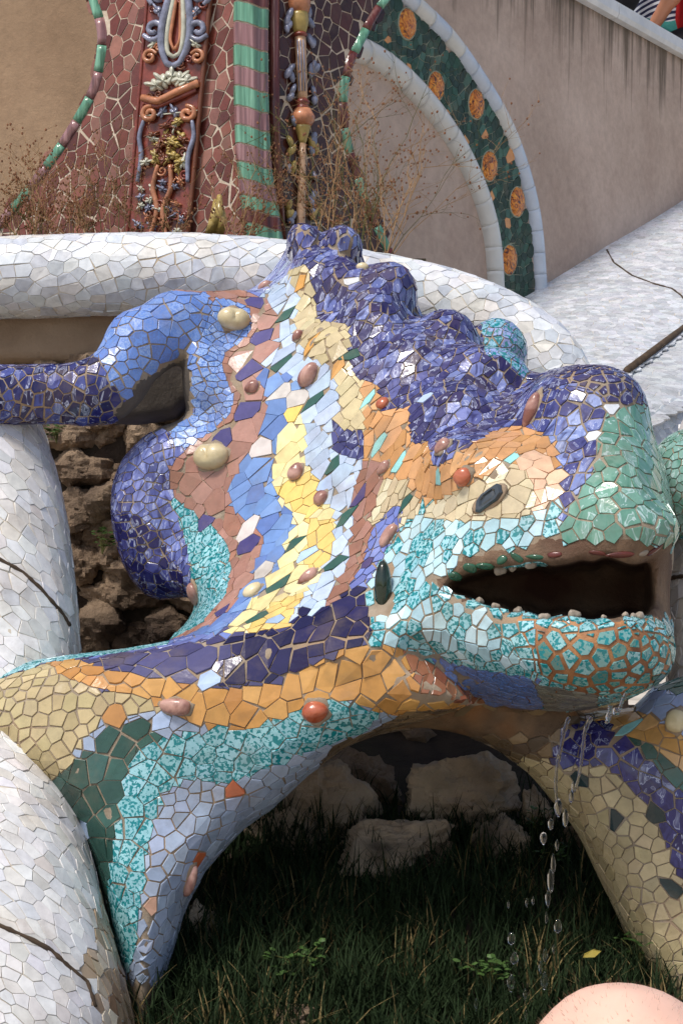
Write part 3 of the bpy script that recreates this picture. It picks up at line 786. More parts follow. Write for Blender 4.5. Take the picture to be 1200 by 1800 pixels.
Z = [
 Zone('marble', c_purple, 22, 2.3, 62, 1.2, tilt=0.08),                                                          # crest and everything else
 Zone('marble', c_purple+[(84,90,156),(112,126,190)], 22, 1.6, 62, 1.0, tilt=0.03, poly=[(440,520),(470,495),(490,430),(540,370),(640,380),(760,520),(930,610),(1060,625),(1150,690),(1066,716),(1050,700),(950,752),(920,754),(860,767),(785,817),(762,830),(752,787),(722,782),(720,724),(668,728),(665,678),(635,678),(617,657),(612,577),(576,574),(556,567),(548,510),(536,470),(507,482)]),  # the two added paler blues put sky reflection into the tile colours
 Zone('plain', [(74,72,118),(66,64,110)], 36, 1.3, 10, 1.0, poly=[(-100,1130),(300,1110),(440,1095),(660,1100),(660,1215),(-100,1225)]),
 Zone('satin', [(150,168,196),(142,160,186)], 25, 1.2, 40, 1.2, poly=[(-100,1225),(660,1215),(700,1250),(560,1420),(330,1840),(150,1840),(60,1500),(-100,1400)]),
 Zone('satin', [(38,84,74),(34,78,68)], 36, 1.2, 40, 1.0, poly=[(60,1380),(130,1330),(215,1370),(200,1520),(215,1690),(180,1690),(120,1480)]),
 Zone('speck', c_turq, 24, 1.2, 20, 1.2, poly=[(655,950),(760,880),(1000,920),(1200,940),(1210,1230),(1000,1250),(800,1210),(655,1130)]),
 Zone('satin', [(188,168,118),(180,160,110)], 25, 1.1, 50, 1.4, poly=[(985,1255),(1320,1180),(1320,1900),(1180,1900),(940,1380)]),
 Zone('marble', [(92,104,176),(112,126,196),(76,84,150)], 17, 1.3, 20, 1.2, poly=[(190,700),(352,716),(335,790),(304,815),(298,850),(312,885),(328,935),(334,970),(336,1060),(190,1070)]),   # bulge
 Zone('marble', [(30,28,92),(44,46,120),(70,76,150)], 18, 1.2, 0, 1.4, poly=[(190,905),(235,905),(280,930),(300,985),(318,1000),(332,1060),(190,1070)]),
 Zone('plain', [(120,134,200),(142,160,214)], 20, 1.8, 30, 1.0, poly=[(424,522),(470,484),(502,446),(520,470),(506,482),(462,520)]),
 Zone('gspeck', c_flank, 15, 1.4, -5, 1.0, poly=[(362,536),(384,524),(444,540),(442,582),(430,600),(396,622),(390,645),(400,672),(412,700),(406,728),(370,760),(335,788),(300,782),(300,760),(346,722),(320,700),(320,640),(345,600)]),
 Zone('speck', c_turq, 19, 1.2, 10, 0.9, poly=[(298,868),(340,900),(380,930),(402,960),(407,1000),(397,1050),(352,1102),(308,1140),(290,1130),(340,1065),(336,1010),(330,960),(316,920)]),
 Zone('satin', c_terra, 44, 1.4, 25, 0.3, poly=[(270,505),(430,512),(472,530),(492,560),(492,592),(480,622),(455,642),(450,670),(470,690),(470,722),(455,762),(430,800),(414,832),(404,860),(410,890),(435,918),(464,944),(460,968),(447,992),(436,1020),(415,1060),(388,1086),(330,1118),(296,1128),(350,1100),(397,1050),(407,1000),(402,960),(380,930),(340,900),(310,875),(298,850),(300,820),(330,788),(370,760),(405,730),(412,700),(400,670),(390,642),(396,620),(430,598),(442,580),(440,546),(420,530),(370,524),(300,518)]),
 Zone('plain', c_lblue, 35, 2.6, 32, 0.25, poly=[(455,522),(510,480),(526,512),(520,550),(520,592),(528,606),(546,626),(570,640),(586,650),(592,680),(592,740),(584,792),(612,802),(640,812),(628,840),(620,870),(626,898),(618,930),(614,960),(608,1000),(590,1030),(570,1070),(530,1100),(498,1104),(500,1085),(540,1050),(575,1000),(588,940),(575,860),(538,835),(537,745),(520,715),(545,690),(505,660),(455,642),(480,622),(492,592),(492,560),(472,530)]),
 Zone('plain', c_cream, 32, 2.3, 58, 0.25, poly=[(507,478),(538,464),(552,510),(558,562),(576,568),(608,570),(616,600),(617,650),(635,672),(640,757),(605,757),(592,735),(592,680),(586,650),(570,640),(546,626),(528,606),(518,592),(522,555),(526,520),(512,500)]),
 Zone('marble', [(60,58,112),(80,82,140)], 22, 1.4, 40, 1.0, poly=[(584,735),(605,757),(641,757),(640,812),(612,804),(584,792)]),
 Zone('plain', c_orange, 31, 2.2, 62, 0.3, poly=[(635,672),(665,672),(668,724),(720,718),(722,776),(732,782),(752,780),(762,825),(785,812),(860,762),(900,750),(922,751),(955,763),(975,786),(983,820),(975,850),(940,872),(905,820),(870,815),(840,845),(800,870),(740,884),(722,886),(716,842),(680,842),(668,812),(640,810),(640,757)]),
 Zone('satin', c_terra[:2]+[(150,96,70),(158,104,76)], 29, 2.2, 58, 0.3, poly=[(640,810),(668,812),(672,840),(660,872),(650,905),(655,930),(640,985),(615,1032),(600,1062),(566,1076),(590,1032),(608,1000),(614,960),(618,930),(626,898),(620,870),(628,840)]),
 Zone('plain', c_eye, 20, 1.9, 60, 0.7, poly=[(680,842),(716,842),(722,862),(740,884),(735,905),(700,930),(690,935),(670,920),(650,912),(660,880)]),
 Zone('plain', [(104,122,196),(122,140,210),(96,108,182)], 18, 2.2, 60, 0.8, poly=[(655,930),(690,892),(712,888),(704,920),(684,960),(668,985),(660,1030),(640,1034),(612,1036),(640,985)]),
 Zone('plain', [(106,146,206),(98,138,200),(114,154,212),(92,128,196)], 35, 1.7, 22, 0.35, poly=[(470,652),(512,660),(545,690),(520,715),(502,746),(484,790),(479,832),(490,882),(516,902),(510,930),(492,980),(470,1022),(432,1062),(418,1090),(380,1116),(318,1128),(330,1118),(388,1086),(420,1056),(442,1010),(462,964),(464,944),(432,916),(408,890),(404,855),(430,804),(456,764),(470,720),(470,690),(455,665)]),
 Zone('plain', [(238,222,150),(234,216,138),(242,226,160)], 39, 2.0, 42, 0.3, poly=[(502,746),(520,712),(537,745),(538,820),(560,845),(576,852),(576,880),(588,920),(588,945),(578,1000),(545,1030),(530,1050),(500,1104),(450,1120),(430,1112),(380,1120),(418,1088),(470,1030),(494,980),(514,925),(516,902),(490,885),(478,832),(486,786)]),
 Zone('plain', [(236,198,92),(232,192,84)], 30, 1.6, 50, 0.6, poly=[(545,912),(586,916),(588,945),(578,1000),(545,1000),(532,985),(540,950)]),
 Zone('plain', [(236,198,92),(232,192,84)], 22, 1.8, 42, 0.7, poly=[(480,1062),(534,1042),(505,1100),(450,1120),(432,1108)]),
 Zone('plain', [(240,200,76),(240,204,90)], 26, 1.4, 30, 0.7, poly=[(484,858),(540,830),(576,852),(574,885),(548,908),(515,898)]),
 Zone('plain', [(28,22,72),(34,28,82),(24,18,64)], 40, 1.4, 70, 1.3, poly=[(428,1118),(470,1106),(496,1112),(534,1066),(555,1076),(580,1062),(612,1036),(645,1032),(658,1060),(658,1122),(620,1138),(560,1152),(520,1182),(480,1198),(378,1208),(384,1180),(388,1128)]),
 Zone('plain', [(74,72,118),(80,78,124),(66,64,110)], 46, 1.3, 10, 1.0, poly=[(170,1164),(296,1136),(400,1116),(410,1150),(384,1180),(378,1206),(310,1202),(220,1182)]),
 Zone('plain', [(110,132,204),(96,112,184)], 26, 2.2, 12, 1.0, poly=[(290,1128),(330,1118),(380,1116),(430,1110),(400,1118),(296,1138),(200,1152),(150,1160),(200,1142)]),
 Zone('speck', c_turq, 24, 2.0, 12, 1.0, poly=[(-60,1186),(0,1172),(130,1146),(300,1122),(296,1134),(200,1150),(80,1166),(0,1194),(-60,1210)]),
 Zone('plain', c_ochre, 42, 1.5, 60, 0.8, poly=[(82,1166),(130,1160),(200,1180),(300,1197),(378,1212),(480,1203),(528,1185),(568,1158),(620,1140),(680,1128),(720,1145),(770,1176),(850,1226),(830,1238),(780,1244),(720,1244),(690,1256),(662,1250),(606,1230),(560,1230),(500,1260),(440,1282),(370,1284),(340,1272),(282,1244),(240,1222),(180,1212),(105,1192)]),
 Zone('plain', [(150,92,60),(160,104,66),(140,80,52)], 28, 1.8, 65, 1.2, poly=[(705,1140),(770,1174),(860,1228),(830,1240),(775,1232),(730,1200)]),
 Zone('satin', [(186,166,112),(180,160,106),(192,172,120),(174,154,100)], 25, 1.1, 30, 1.7, poly=[(-60,1205),(0,1194),(86,1166),(110,1188),(180,1214),(240,1222),(284,1246),(232,1258),(180,1268),(155,1300),(122,1348),(74,1388),(0,1350),(-60,1350)]),
 Zone('satin', [(38,84,74),(34,78,68),(44,92,82)], 42, 1.2, 30, 0.9, poly=[(74,1388),(122,1348),(158,1310),(188,1276),(270,1258),(278,1300),(238,1320),(216,1370),(206,1430),(198,1510),(192,1560),(174,1500),(158,1470),(118,1420)]),
 Zone('speck', c_turq, 33, 1.1, 20, 0.7, poly=[(278,1300),(330,1286),(370,1284),(440,1282),(500,1260),(560,1232),(606,1230),(668,1254),(640,1287),(590,1302),(540,1322),(480,1346),(400,1376),(330,1370),(292,1390),(272,1440),(252,1530),(246,1600),(236,1680),(226,1712),(208,1670),(190,1560),(198,1510),(206,1430),(216,1370),(238,1320)]),
 Zone('satin', [(150,168,196),(156,174,202),(142,160,186),(164,180,206)], 25, 1.2, 40, 1.3, poly=[(330,1370),(400,1376),(480,1346),(590,1302),(640,1287),(600,1330),(560,1370),(500,1430),(440,1480),(380,1560),(340,1640),(310,1720),(280,1752),(226,1716),(236,1680),(246,1600),(252,1530),(272,1440),(292,1390)]),
 None,
 # hind leg
 Zone('gspeck', [(112,148,216),(100,136,206),(124,160,222),(92,124,196)], 23, 1.1, 0, 1.2, poly=[(180,500),(368,517),(372,545),(350,600),(335,640),(300,650),(240,690),(215,700),(178,640)]),
 Zone('marble', [(36,40,112),(58,74,156),(26,24,80)], 21, 1.3, 80, 1.6, poly=[(-200,600),(182,640),(190,670),(215,690),(215,800),(-200,800)]),
 # far knee
 Zone('speck', [(150,170,226),(130,190,214),(140,160,220)], 17, 1.1, 0, 1.2, poly=[(845,560),(925,560),(925,680),(905,650),(880,626),(852,626)]),
 # head
 Zone('plain', c_eye, 30, 1.5, 25, 0.5, poly=[(735,905),(760,884),(810,860),(850,840),(875,818),(910,816),(936,835),(940,862),(948,890),(930,906),(870,914),(800,917),(760,914)]),
 Zone('plain', c_peach, 29, 1.4, 35, 0.5, poly=[(905,818),(930,790),(958,800),(983,822),(986,860),(966,890),(945,908),(928,908),(942,880),(938,855),(928,832)]),
 Zone('marble', [(120,140,200),(140,160,214),(100,118,186),(60,64,130)], 27, 1.3, 60, 1.6, poly=[(925,742),(950,700),(990,676),(1050,690),(1066,716),(1050,770),(1042,830),(1002,890),(978,932),(986,880),(985,828),(975,786),(955,763)]),
 Zone('marble', [(58,54,104),(66,62,112)], 22, 1.4, 40, 3.0, poly=[(960,650),(1030,636),(1100,655),(1136,712),(1075,714),(1050,690),(1010,676)]),
 Zone('gmarble', [(96,152,132),(104,160,140),(88,144,124)], 32, 1.05, 0, 1.6, poly=[(975,945),(988,920),(1002,890),(1042,830),(1050,770),(1064,726),(1090,708),(1134,712),(1155,790),(1190,880),(1195,960),(1100,955),(1000,958)]),
 Zone('gmarble', [(110,160,145),(130,180,168)], 15, 1.1, 20, 1.2, poly=[(1140,745),(1210,790),(1300,800),(1300,960),(1195,930),(1180,870)]),
 Zone('speck', [(170,214,224)], 23, 1.3, 65, 1.3, mats=[('satin',[(172,214,224),(186,222,230),(160,204,216)],1.0),('speck',c_turq,1.0)],
      poly=[(700,930),(735,908),(800,917),(870,914),(930,906),(966,888),(990,878),(986,910),(976,942),(940,957),(880,967),(820,982),(784,1008),(768,1026),(785,1042),(820,1054),(880,1074),(960,1090),(960,1190),(860,1178),(740,1140),(690,1140),(655,1120),(640,1040),(668,985)]),
 Zone('speck', c_turq, 29, 1.4, 5, 1.9, poly=[(840,1056),(880,1074),(960,1090),(1060,1096),(1150,1088),(1200,1080),(1200,1200),(1100,1215),(1000,1215),(940,1190),(890,1130)]),
 Zone('speck', [(112,170,168),(128,186,188),(90,140,130)], 28, 1.1, 40, 4.6, poly=[(940,1110),(1010,1112),(1100,1105),(1190,1120),(1190,1215),(1100,1232),(1020,1216),(950,1190)]),
 Zone('gspeck', [(100,116,168),(88,104,156),(110,126,176)], 27, 1.5, -20, 1.0, poly=[(745,1148),(800,1166),(860,1180),(950,1192),(960,1238),(920,1246),(860,1236),(800,1204)]),
 Zone('satin', [(120,122,116),(132,130,120),(108,106,100)], 22, 1.3, -20, 1.3, poly=[(935,1196),(1000,1212),(1050,1222),(1050,1246),(960,1250)]),
 Zone('satin', [(118,96,66),(104,84,60),(136,110,72),(96,78,58)], 26, 1.4, 20, 1.4, poly=[(540,1372),(590,1306),(640,1289),(690,1262),(780,1246),(860,1238),(1000,1254),(1050,1256),(985,1285),(965,1335),(915,1330),(880,1330),(780,1320),(640,1345)]),
 # far foreleg
 Zone('satin', [(188,168,118),(180,160,110),(196,176,126)], 25, 1.1, 50, 1.4, poly=[(915,1330),(985,1345),(1030,1335),(1100,1350),(1145,1392),(1172,1440),(1194,1520),(1320,1560),(1320,1900),(1200,1900),(1100,1680),(1020,1510),(950,1400)]),
 Zone('marble', [(46,44,120),(60,58,130),(38,32,100)], 33, 1.3, -40, 1.3, poly=[(965,1335),(985,1285),(1040,1258),(1080,1275),(1120,1312),(1180,1378),(1260,1440),(1260,1600),(1186,1534),(1158,1456),(1130,1408),(1088,1366),(1055,1348),(1025,1346),(985,1352)]),
 Zone('satin', [(44,98,84),(38,88,78)], 28, 1.2, -40, 1.0, poly=[(1090,1285),(1110,1292),(1140,1310),(1185,1345),(1260,1400),(1260,1440),(1180,1378),(1120,1312)]),
 Zone('plain', c_ochre[:1]+[(222,168,88)], 32, 1.2, -30, 1.0, poly=[(1055,1258),(1110,1244),(1190,1284),(1260,1350),(1260,1400),(1185,1345),(1140,1310),(1095,1288)]),
 Zone('plain', [(150,170,212),(160,180,220)], 30, 1.2, -20, 1.0, poly=[(1110,1244),(1150,1200),(1230,1170),(1320,1200),(1320,1400),(1260,1350),(1190,1284)]),
 Zone('satin', [(52,110,100)], 30, 2.0, -25, 1.0, poly=[(1140,1190),(1180,1180),(1260,1210),(1260,1240),(1200,1222),(1150,1212)]),
]
class NoTile: pass
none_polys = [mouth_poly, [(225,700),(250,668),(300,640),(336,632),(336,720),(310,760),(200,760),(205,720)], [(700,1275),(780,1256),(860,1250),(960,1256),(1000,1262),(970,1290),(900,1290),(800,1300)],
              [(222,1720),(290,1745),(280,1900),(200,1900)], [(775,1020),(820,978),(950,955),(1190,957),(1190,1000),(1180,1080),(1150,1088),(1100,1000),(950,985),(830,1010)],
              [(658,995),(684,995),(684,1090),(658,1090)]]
def no_tile(x, y):
    x = np.array([x]); y = np.array([y])
    return any(in_poly(x, y, p)[0] for p in none_polys)
Zl = [z for z in Z if z is not None]; Zl[0].fill = True
darts = []
zg = Zone('plain', [(40,92,78)], 20, 2.6, 38, 0.7); zp = Zone('plain', [(78,72,132)], 26, 1.15, 20, 0.7); za = Zone('plain', [(140,218,214)], 17, 3.0, 62, 0.7)
zc = Zone('plain', [(214,206,196)], 32, 1.2, 30, 0.7); zo = Zone('plain', [(224,160,46)], 20, 2.6, 60, 0.7); zy = Zone('plain', [(242,200,64)], 24, 1.2, 40, 0.7)
zr = Zone('plain', [(204,98,40)], 26, 1.2, 70, 1.0); zdp = Zone('plain', [(76,60,112)], 20, 2.4, 58, 0.8); zlb = Zone('plain', [(168,196,232)], 24, 1.4, 30, 0.8)
zw = Zone('plain', [(226,232,238)], 18, 1.2, 30, 1.5); zdg = Zone('plain', [(24,52,56)], 30, 1.5, -40, 1.2); zpk = Zone('satin', [(214,164,130)], 24, 1.2, 20, 1.2)
for x, y in [(507,550),(498,638),(552,705),(516,957),(590,812),(608,912),(596,987),(490,1028),(462,1082),(712,885),(617,625)]: darts.append((x, y, zg))
for x, y in [(446,532),(466,590),(440,648),(437,722),(395,778),(440,955),(360,922),(392,1075)]: darts.append((x, y, zp))
for x, y in [(648,700),(665,785),(700,815),(770,840),(900,805)]: darts.append((x, y, za))
for x, y in [(495,688),(460,790),(465,1000),(440,925),(520,700)]: darts.append((x, y, zc))
for x, y in [(527,500),(548,602),(595,645)]: darts.append((x, y, zo))
darts += [(515,727,zy),(410,1388,zr),(348,1512,zr),(634,870,zdp),(645,990,zdp),(265,1590,zpk),(205,1256,Zone('plain', c_ochre, 36, 1.0, 10, 1.2)),
          (120,1420,zlb),(150,1458,zlb),(285,1270,zlb),(372,1196,zlb),(540,975,zlb),(487,1090,zlb),(570,855,zlb),(620,495,zw),(1070,716,zw),(1042,766,zw),(1020,1370,zdg),(1080,1445,zdg),(1150,1430,zdg),(1180,1560,zdg),
          (1105,1280,za),(700,420,zlb),(655,705,zlb),(745,700,zlb),(500,470,zlb)]
nt_ = mosaic(Wl, Ql, Zl, {l: parts[l] for l in parts}, vlab=Ll, accents=darts, ncand=130000, discard=no_tile, seed=3, margin=80)
print('lizard tiles', nt_, 'time', _t.time()-_t0)

# studs (shells and pebbles set in the mosaic)
lbvh = BVHTree.FromPolygons([tuple(v) for v in Wl], [tuple(q) for q in Ql.tolist()])
def on_lizard(x, y):
    d = VIEWDIR(at(x, y, 1.0)); loc, n, fi, dist = lbvh.ray_cast(CAM, d)
    if loc is None: return None
    if n.dot(d) > 0: n = -n
    t = int(fl[fi]); D = project(np.array([loc]))[2][0]
    return loc, n, D, parts[t]
def shell_mat(name, c1, c2, rough=0.22):
    m, nt, b = new_mat(name)
    geo = N(nt, 'ShaderNodeNewGeometry'); n1 = noise(nt, 22, 4, geo.outputs['Position'], 0.6, 0.6)
    r1 = ramp(nt, n1.outputs[0], [(0.35, lin(c1)), (0.65, lin(c2))])
    nt.links.new(r1.outputs[0], b.inputs['Base Color']); b.inputs['Roughness'].default_value = rough
    n2 = noise(nt, 120, 3, geo.outputs['Position']); bump(nt, b, n2.outputs[0], 0.25, 0.003); return m
M['shell'] = shell_mat('brown_shell', (128, 84, 74), (196, 156, 142)); M['redshell'] = shell_mat('red_shell', (150, 66, 40), (188, 110, 80))
M['paleshell'] = shell_mat('pale_shell', (206, 190, 148), (220, 206, 170)); M['button'] = shell_mat('cream_button', (188, 172, 132), (206, 192, 156))
M['darkglass'] = plain_mat('dark_eye_glass', (58, 64, 68), 0.06, 0.8, 0.3, 30, 0.1)
def stud(x, y, rx, ry, ang, mat, name='shell_stud', lift=0.45, depth=0.8, lobes=0, lab=None, fn=None):
    h_ = on_lizard(x, y)
    if h_ is None: return None
    loc, n, D, par = h_
    a = R(ang); dv = CR*math.cos(a)+CU*math.sin(a); t1 = (dv-n*dv.dot(n)).normalized(); t2 = n.cross(t1)
    k = D/F; mb = MB()
    r = min(rx, ry)*k*depth
    ph = rng.uniform(0, 6)
    if fn is None:
        fn = lambda d: 1+0.07*math.sin(3*d[0]+ph)+0.05*math.sin(4*d[1]+2*ph) - 0.10*max(0, d[0])**3
    mb.blob(loc+n*r*lift, (t1*rx*k, t2*ry*k, n*r), 18, 12, fn)
    o = mb.obj(name, mat, par, True)
    if lab: o['label'] = lab
    if name in ('glass_chip', 'pebble'): return o
    # bed of mortar round it
    mb = MB(); mb.blob(loc, (t1*rx*k*1.2, t2*ry*k*1.22, n*0.006), 16, 6, lambda d: 1+0.10*math.sin(5*math.atan2(d[1], d[0])+ph))
    mb.obj('mortar_bed', M['mortar'], par, True)
    return o
for x, y, rx, ry, an, m in [(467,504,15,9,10,'shell'),(525,592,13,10,50,'shell'),(546,660,24,18,50,'shell'),(445,682,15,12,20,'shell'),(523,830,18,14,60,'shell'),
    (566,876,17,12,65,'shell'),(543,1015,22,11,50,'shell'),(447,1040,20,13,55,'paleshell'),(345,1043,23,13,60,'shell'),(674,710,14,10,45,'redshell'),(780,787,18,13,45,'shell'),
    (676,823,16,10,40,'shell'),(816,838,20,15,30,'redshell'),(684,942,24,12,60,'shell'),(937,722,36,14,68,'shell'),(637,472,12,9,0,'paleshell'),(556,1250,23,21,10,'redshell'),
    (310,1242,30,15,-5,'shell'),(332,1545,29,13,75,'shell'),(1188,1268,24,17,80,'paleshell')]:
    stud(x, y, rx, ry, an, M[m])
def lobed(d):                                  # two-lobed button with a groove
    g = math.exp(-(d[0]/0.16)**2)*(0.28 if d[1] > -0.45 else 0.05)
    return 1-g+0.06*abs(d[0])
for x, y, rx, ry, an in [(410,562,28,21,-3),(375,804,33,25,-5),(270,518,24,16,12),(832,556,26,17,-8)]:
    stud(x, y, rx, ry, an, M['button'], 'lobed_button', 0.3, 0.95, fn=lobed)
h_ = on_lizard(860, 877); loc, n, D, par = h_; k = D/F; a = R(24); dv = CR*math.cos(a)+CU*math.sin(a); t1 = (dv-n*dv.dot(n)).normalized(); t2 = n.cross(t1)
def eye_ring(sc, hh): return [loc+t1*u*sc*k+t2*v*sc*k+n*hh for u, v in ((-33,-7),(-26,-13),(14,-14),(28,-8),(32,6),(27,13),(-8,14),(-24,8))]
mb = MB(); V = []
for sc, hh in ((1.05,-.006),(1.0,.006),(.86,.010),(.62,.010),(.5,.007),(.3,.008)): V += eye_ring(sc, hh)
mb.add(V, [(r_*8+i, r_*8+(i+1) % 8, r_*8+8+(i+1) % 8, r_*8+8+i) for r_ in range(5) for i in range(8)]+[tuple(40+i for i in range(8))])
eye = mb.obj('eye', M['darkglass'], par); eye['label'] = 'faceted dark glass eye of the lizard'
mb = MB(); mb.blob(loc, (t1*40*k, t2*20*k, n*.006), 18, 6); mb.obj('mortar_bed', M['mortar'], par, True)
# ear: dark glass oval set in the hollow
h_ = on_lizard(676, 1040)
if h_:
    loc, n, D, par = h_; mb = MB(); mb.blob(at(673,1035,D-0.004), (CR*0.016, CU*0.052, VIEWDIR(loc)*0.02), 16, 10)
    M['bottle'] = plain_mat('bottle_glass', (24, 38, 26), 0.05, 0.7, 0.3, 25, 0.05); mb.obj('ear', M['bottle'], parts[HEAD], True)
    mb = MB(); mb.blob(at(674,1082,D-0.012), (CR*0.012, CU*0.014, VIEWDIR(loc)*0.012), 10, 7); mb.obj('pebble', M['shell'], parts[HEAD], True)
# pebbles and glass chips along the lips
M['pebble'] = shell_mat('pale_pebble', (120, 108, 94), (170, 158, 142), 0.55); M['greenchip'] = plain_mat('green_glass_chip', (40, 84, 62), 0.08, 0.6, 0.35, 30, 0.1)
M['redchip'] = plain_mat('dark_red_chip', (84, 36, 28), 0.25, 0.5, 0.3, 30, 0.2)
for x, r, up in [(842,8,0),(910,8,0),(956,10,0),(1008,10,0),(1112,6,0),(1122,9,0),(1098,6,0),(1060,5,0),(878,10,1),(900,7,1),(932,9,1),(870,7,0)]:
    h_ = on_lizard(x, 1112 if x < 1100 else 1116)
    if not h_: continue
    o_ = at(x, 1040, h_[2]+rng.uniform(.03, .05)+(.02 if up else 0)); loc, n, fi, ds = lbvh.ray_cast(o_, Vector((0, 0, 1 if up else -1)))
    if loc is None or ds > .15: continue
    k = h_[2]/F; c = loc+Vector((0, 0, (-1 if up else 1)*r*k*.45)); mb = MB(); ph = rng.uniform(0, 6)
    mb.blob(c, (CR*r*k*1.1, CU*r*k*0.9, VIEWDIR(c)*r*k), 12, 9, lambda d: 1+0.16*math.sin(4*d[0]+ph)+0.13*math.sin(5*d[2]+ph))
    mb.obj('pebble', M['pebble'], parts[HEAD], True)
for x, y, rx, ry, an, m in [(800,1012,10,13,70,'greenchip'),(826,998,13,9,-10,'greenchip'),(853,994,16,10,0,'greenchip'),(882,984,12,7,30,'greenchip'),(908,980,14,6,-30,'greenchip'),
    (940,979,18,5,5,'greenchip'),(975,975,15,5,0,'redchip'),(1050,972,15,5,0,'redchip'),(1090,975,28,6,3,'redchip'),(1150,966,20,6,12,'redchip'),(1130,972,11,6,0,'pebble')]:
    stud(x, y, rx, ry, an, M[m], 'glass_chip' if m != 'pebble' else 'pebble', 0.2, 0.6)
print('lizard done', _t.time()-_t0)
# ------------------------------------------------------------------ setting: ground, plinth, pit, rock wall
def plane_D(x0, D0, x1, D1):
    a, b = 1/D0, 1/D1
    return lambda x, y=0: 1/(a+(b-a)*(x-x0)/(x1-x0))
M['paving'] = rough_mat('paving', (186, 174, 156), (206, 196, 180), 4, 0.9, 0.3, 0.01, c3=(136, 124, 108), s2=0.6)
M['soil'] = rough_mat('dark_soil', (40, 31, 24), (66, 52, 40), 14, 0.95, 0.8, 0.02, c3=(52, 46, 30), s2=4)
M['rock'] = rough_mat('brown_rock', (112, 92, 74), (172, 148, 122), 9, 0.95, 0.9, 0.03, c3=(64, 50, 40), s2=3)
M['palerock'] = rough_mat('pale_rock', (176, 152, 126), (222, 202, 174), 10, 0.95, 0.9, 0.025, c3=(92, 78, 62), s2=5)
M['plaster'] = rough_mat('brown_plaster', (130, 108, 86), (156, 134, 110), 7, 0.95, 0.7, 0.012, c3=(106, 84, 64), s2=3)
g = MB(); g.add([(-200,-200,0),(200,-200,0),(200,200,0),(-200,200,0)], [(0,1,2,3)])
tag(g.obj('ground', M['paving']), kind='structure')
# plinth carrying the fountain
g = MB(); g.box((-1.6, 2.02, 0.0), (1.6, 4.6, 1.05)); tag(g.obj('fountain_plinth', M['plaster']), kind='structure')
def fbm(x, y, o=0.0):
    return (math.sin(x*5.1+o)*math.cos(y*4.3-o)+0.5*math.sin(x*11.7-2*o+1)*math.cos(y*12.9+o)+0.3*math.sin(x*27+o)*math.sin(y*25))/1.8
# sloping planted bed under the lizard
za, zb = at(700,1800,2.5).z, at(700,1395,3.35).z
ya, yb = at(700,1800,2.5).y, at(700,1395,3.35).y
def bed_z(x, y): return za+(zb-za)*(y-ya)/(yb-ya)+0.02*fbm(x*1.5, y*1.5)+0.02
g = MB(); n1, n2 = 60, 50; V = []; Fc = []
for j in range(n2):
    for i in range(n1):
        x = -1.1+2.4*i/(n1-1); y = 2.03+1.8*j/(n2-1); V.append((x, y, bed_z(x, y)))
for j in range(n2-1):
    for i in range(n1-1): Fc.append((j*n1+i, j*n1+i+1, (j+1)*n1+i+1, (j+1)*n1+i))
g.add(V, Fc); tag(g.obj('planted_bed', M['soil'], None, True), kind='structure')

def rock(c, rx, ry, rz, mat, parent=None, seed=0, name='rock', rot=0.0, nu=38, nv=26, sharp=0.5):
    r_ = random.Random(seed); ph = [r_.uniform(0, 6.28) for _ in range(12)]
    # a lump bounded by random planes, then roughened
    pl = []
    for k in range(24):
        v = Vector((r_.gauss(0, 1), r_.gauss(0, 1), r_.gauss(0, 1))).normalized(); pl.append((v, r_.uniform(0.62, 0.98)))
    def fn(d):
        v = Vector(d); r = 1.2
        for q, o in pl:
            t = v.dot(q)
            if t > 0.05: r = min(r, o/t)
        n = mnoise.fractal(v*3.1+Vector((seed*1.7, seed*.3, 2)), 0.7, 2.2, 6)
        return r*(1+sharp*0.30*n)
    mb = MB(); ca, sa = math.cos(rot), math.sin(rot)
    mb.blob(c, (Vector((ca, sa, 0))*rx, Vector((-sa, ca, 0))*ry, Vector((0, 0, 1))*rz), nu, nv, fn)
    o = mb.obj(name, mat, parent, True); o.data.set_sharp_from_angle(angle=R(24)); return o

# rock wall behind the lizard
wall = empty('rock_wall', tuple(at(300,1400,3.7)), 'rough brown rubble rock wall in shadow under the white basin rim', 'rock wall')
mb = MB(); n1, n2 = 150, 120; V = []; Fc = []
for j in range(n2):
    for i in range(n1):
        x = -350+1270*i/(n1-1); y = 560+960*j/(n2-1)
        V.append(at(x, y, 3.74+0.05*mnoise.fractal(Vector((x/90, y/90, 0)), .9, 2.1, 5)))
for j in range(n2-1):
    for i in range(n1-1): Fc.append((j*n1+i, j*n1+i+1, (j+1)*n1+i+1, (j+1)*n1+i))
mb.add(V, Fc[:]); mb.obj('backing', M['rock'], wall, True)
k = 0
for j in range(11):
    for i in range(9):
        x = 40+i*52+rng.uniform(-16, 16)+(26 if j % 2 else 0); y = 660+j*56+rng.uniform(-14, 14)
        if x > 420: continue
        s = rng.uniform(0.85, 1.25); k += 1
        rock(at(x, y, 3.70+rng.uniform(-.04, .04)), 0.072*s, 0.075, 0.058*s, M['rock'], wall, 100+k, rot=rng.uniform(-.4, .4))
for j in range(4):
    for i in range(9):
        x = 520+i*64+rng.uniform(-18, 18); y = 1268+j*58+rng.uniform(-14, 14); s = rng.uniform(0.85, 1.4); k += 1
        rock(at(x, y, 3.66+rng.uniform(-.05, .05)), 0.078*s, 0.075, 0.066*s, M['rock'], wall, 100+k, rot=rng.uniform(-.4, .4))
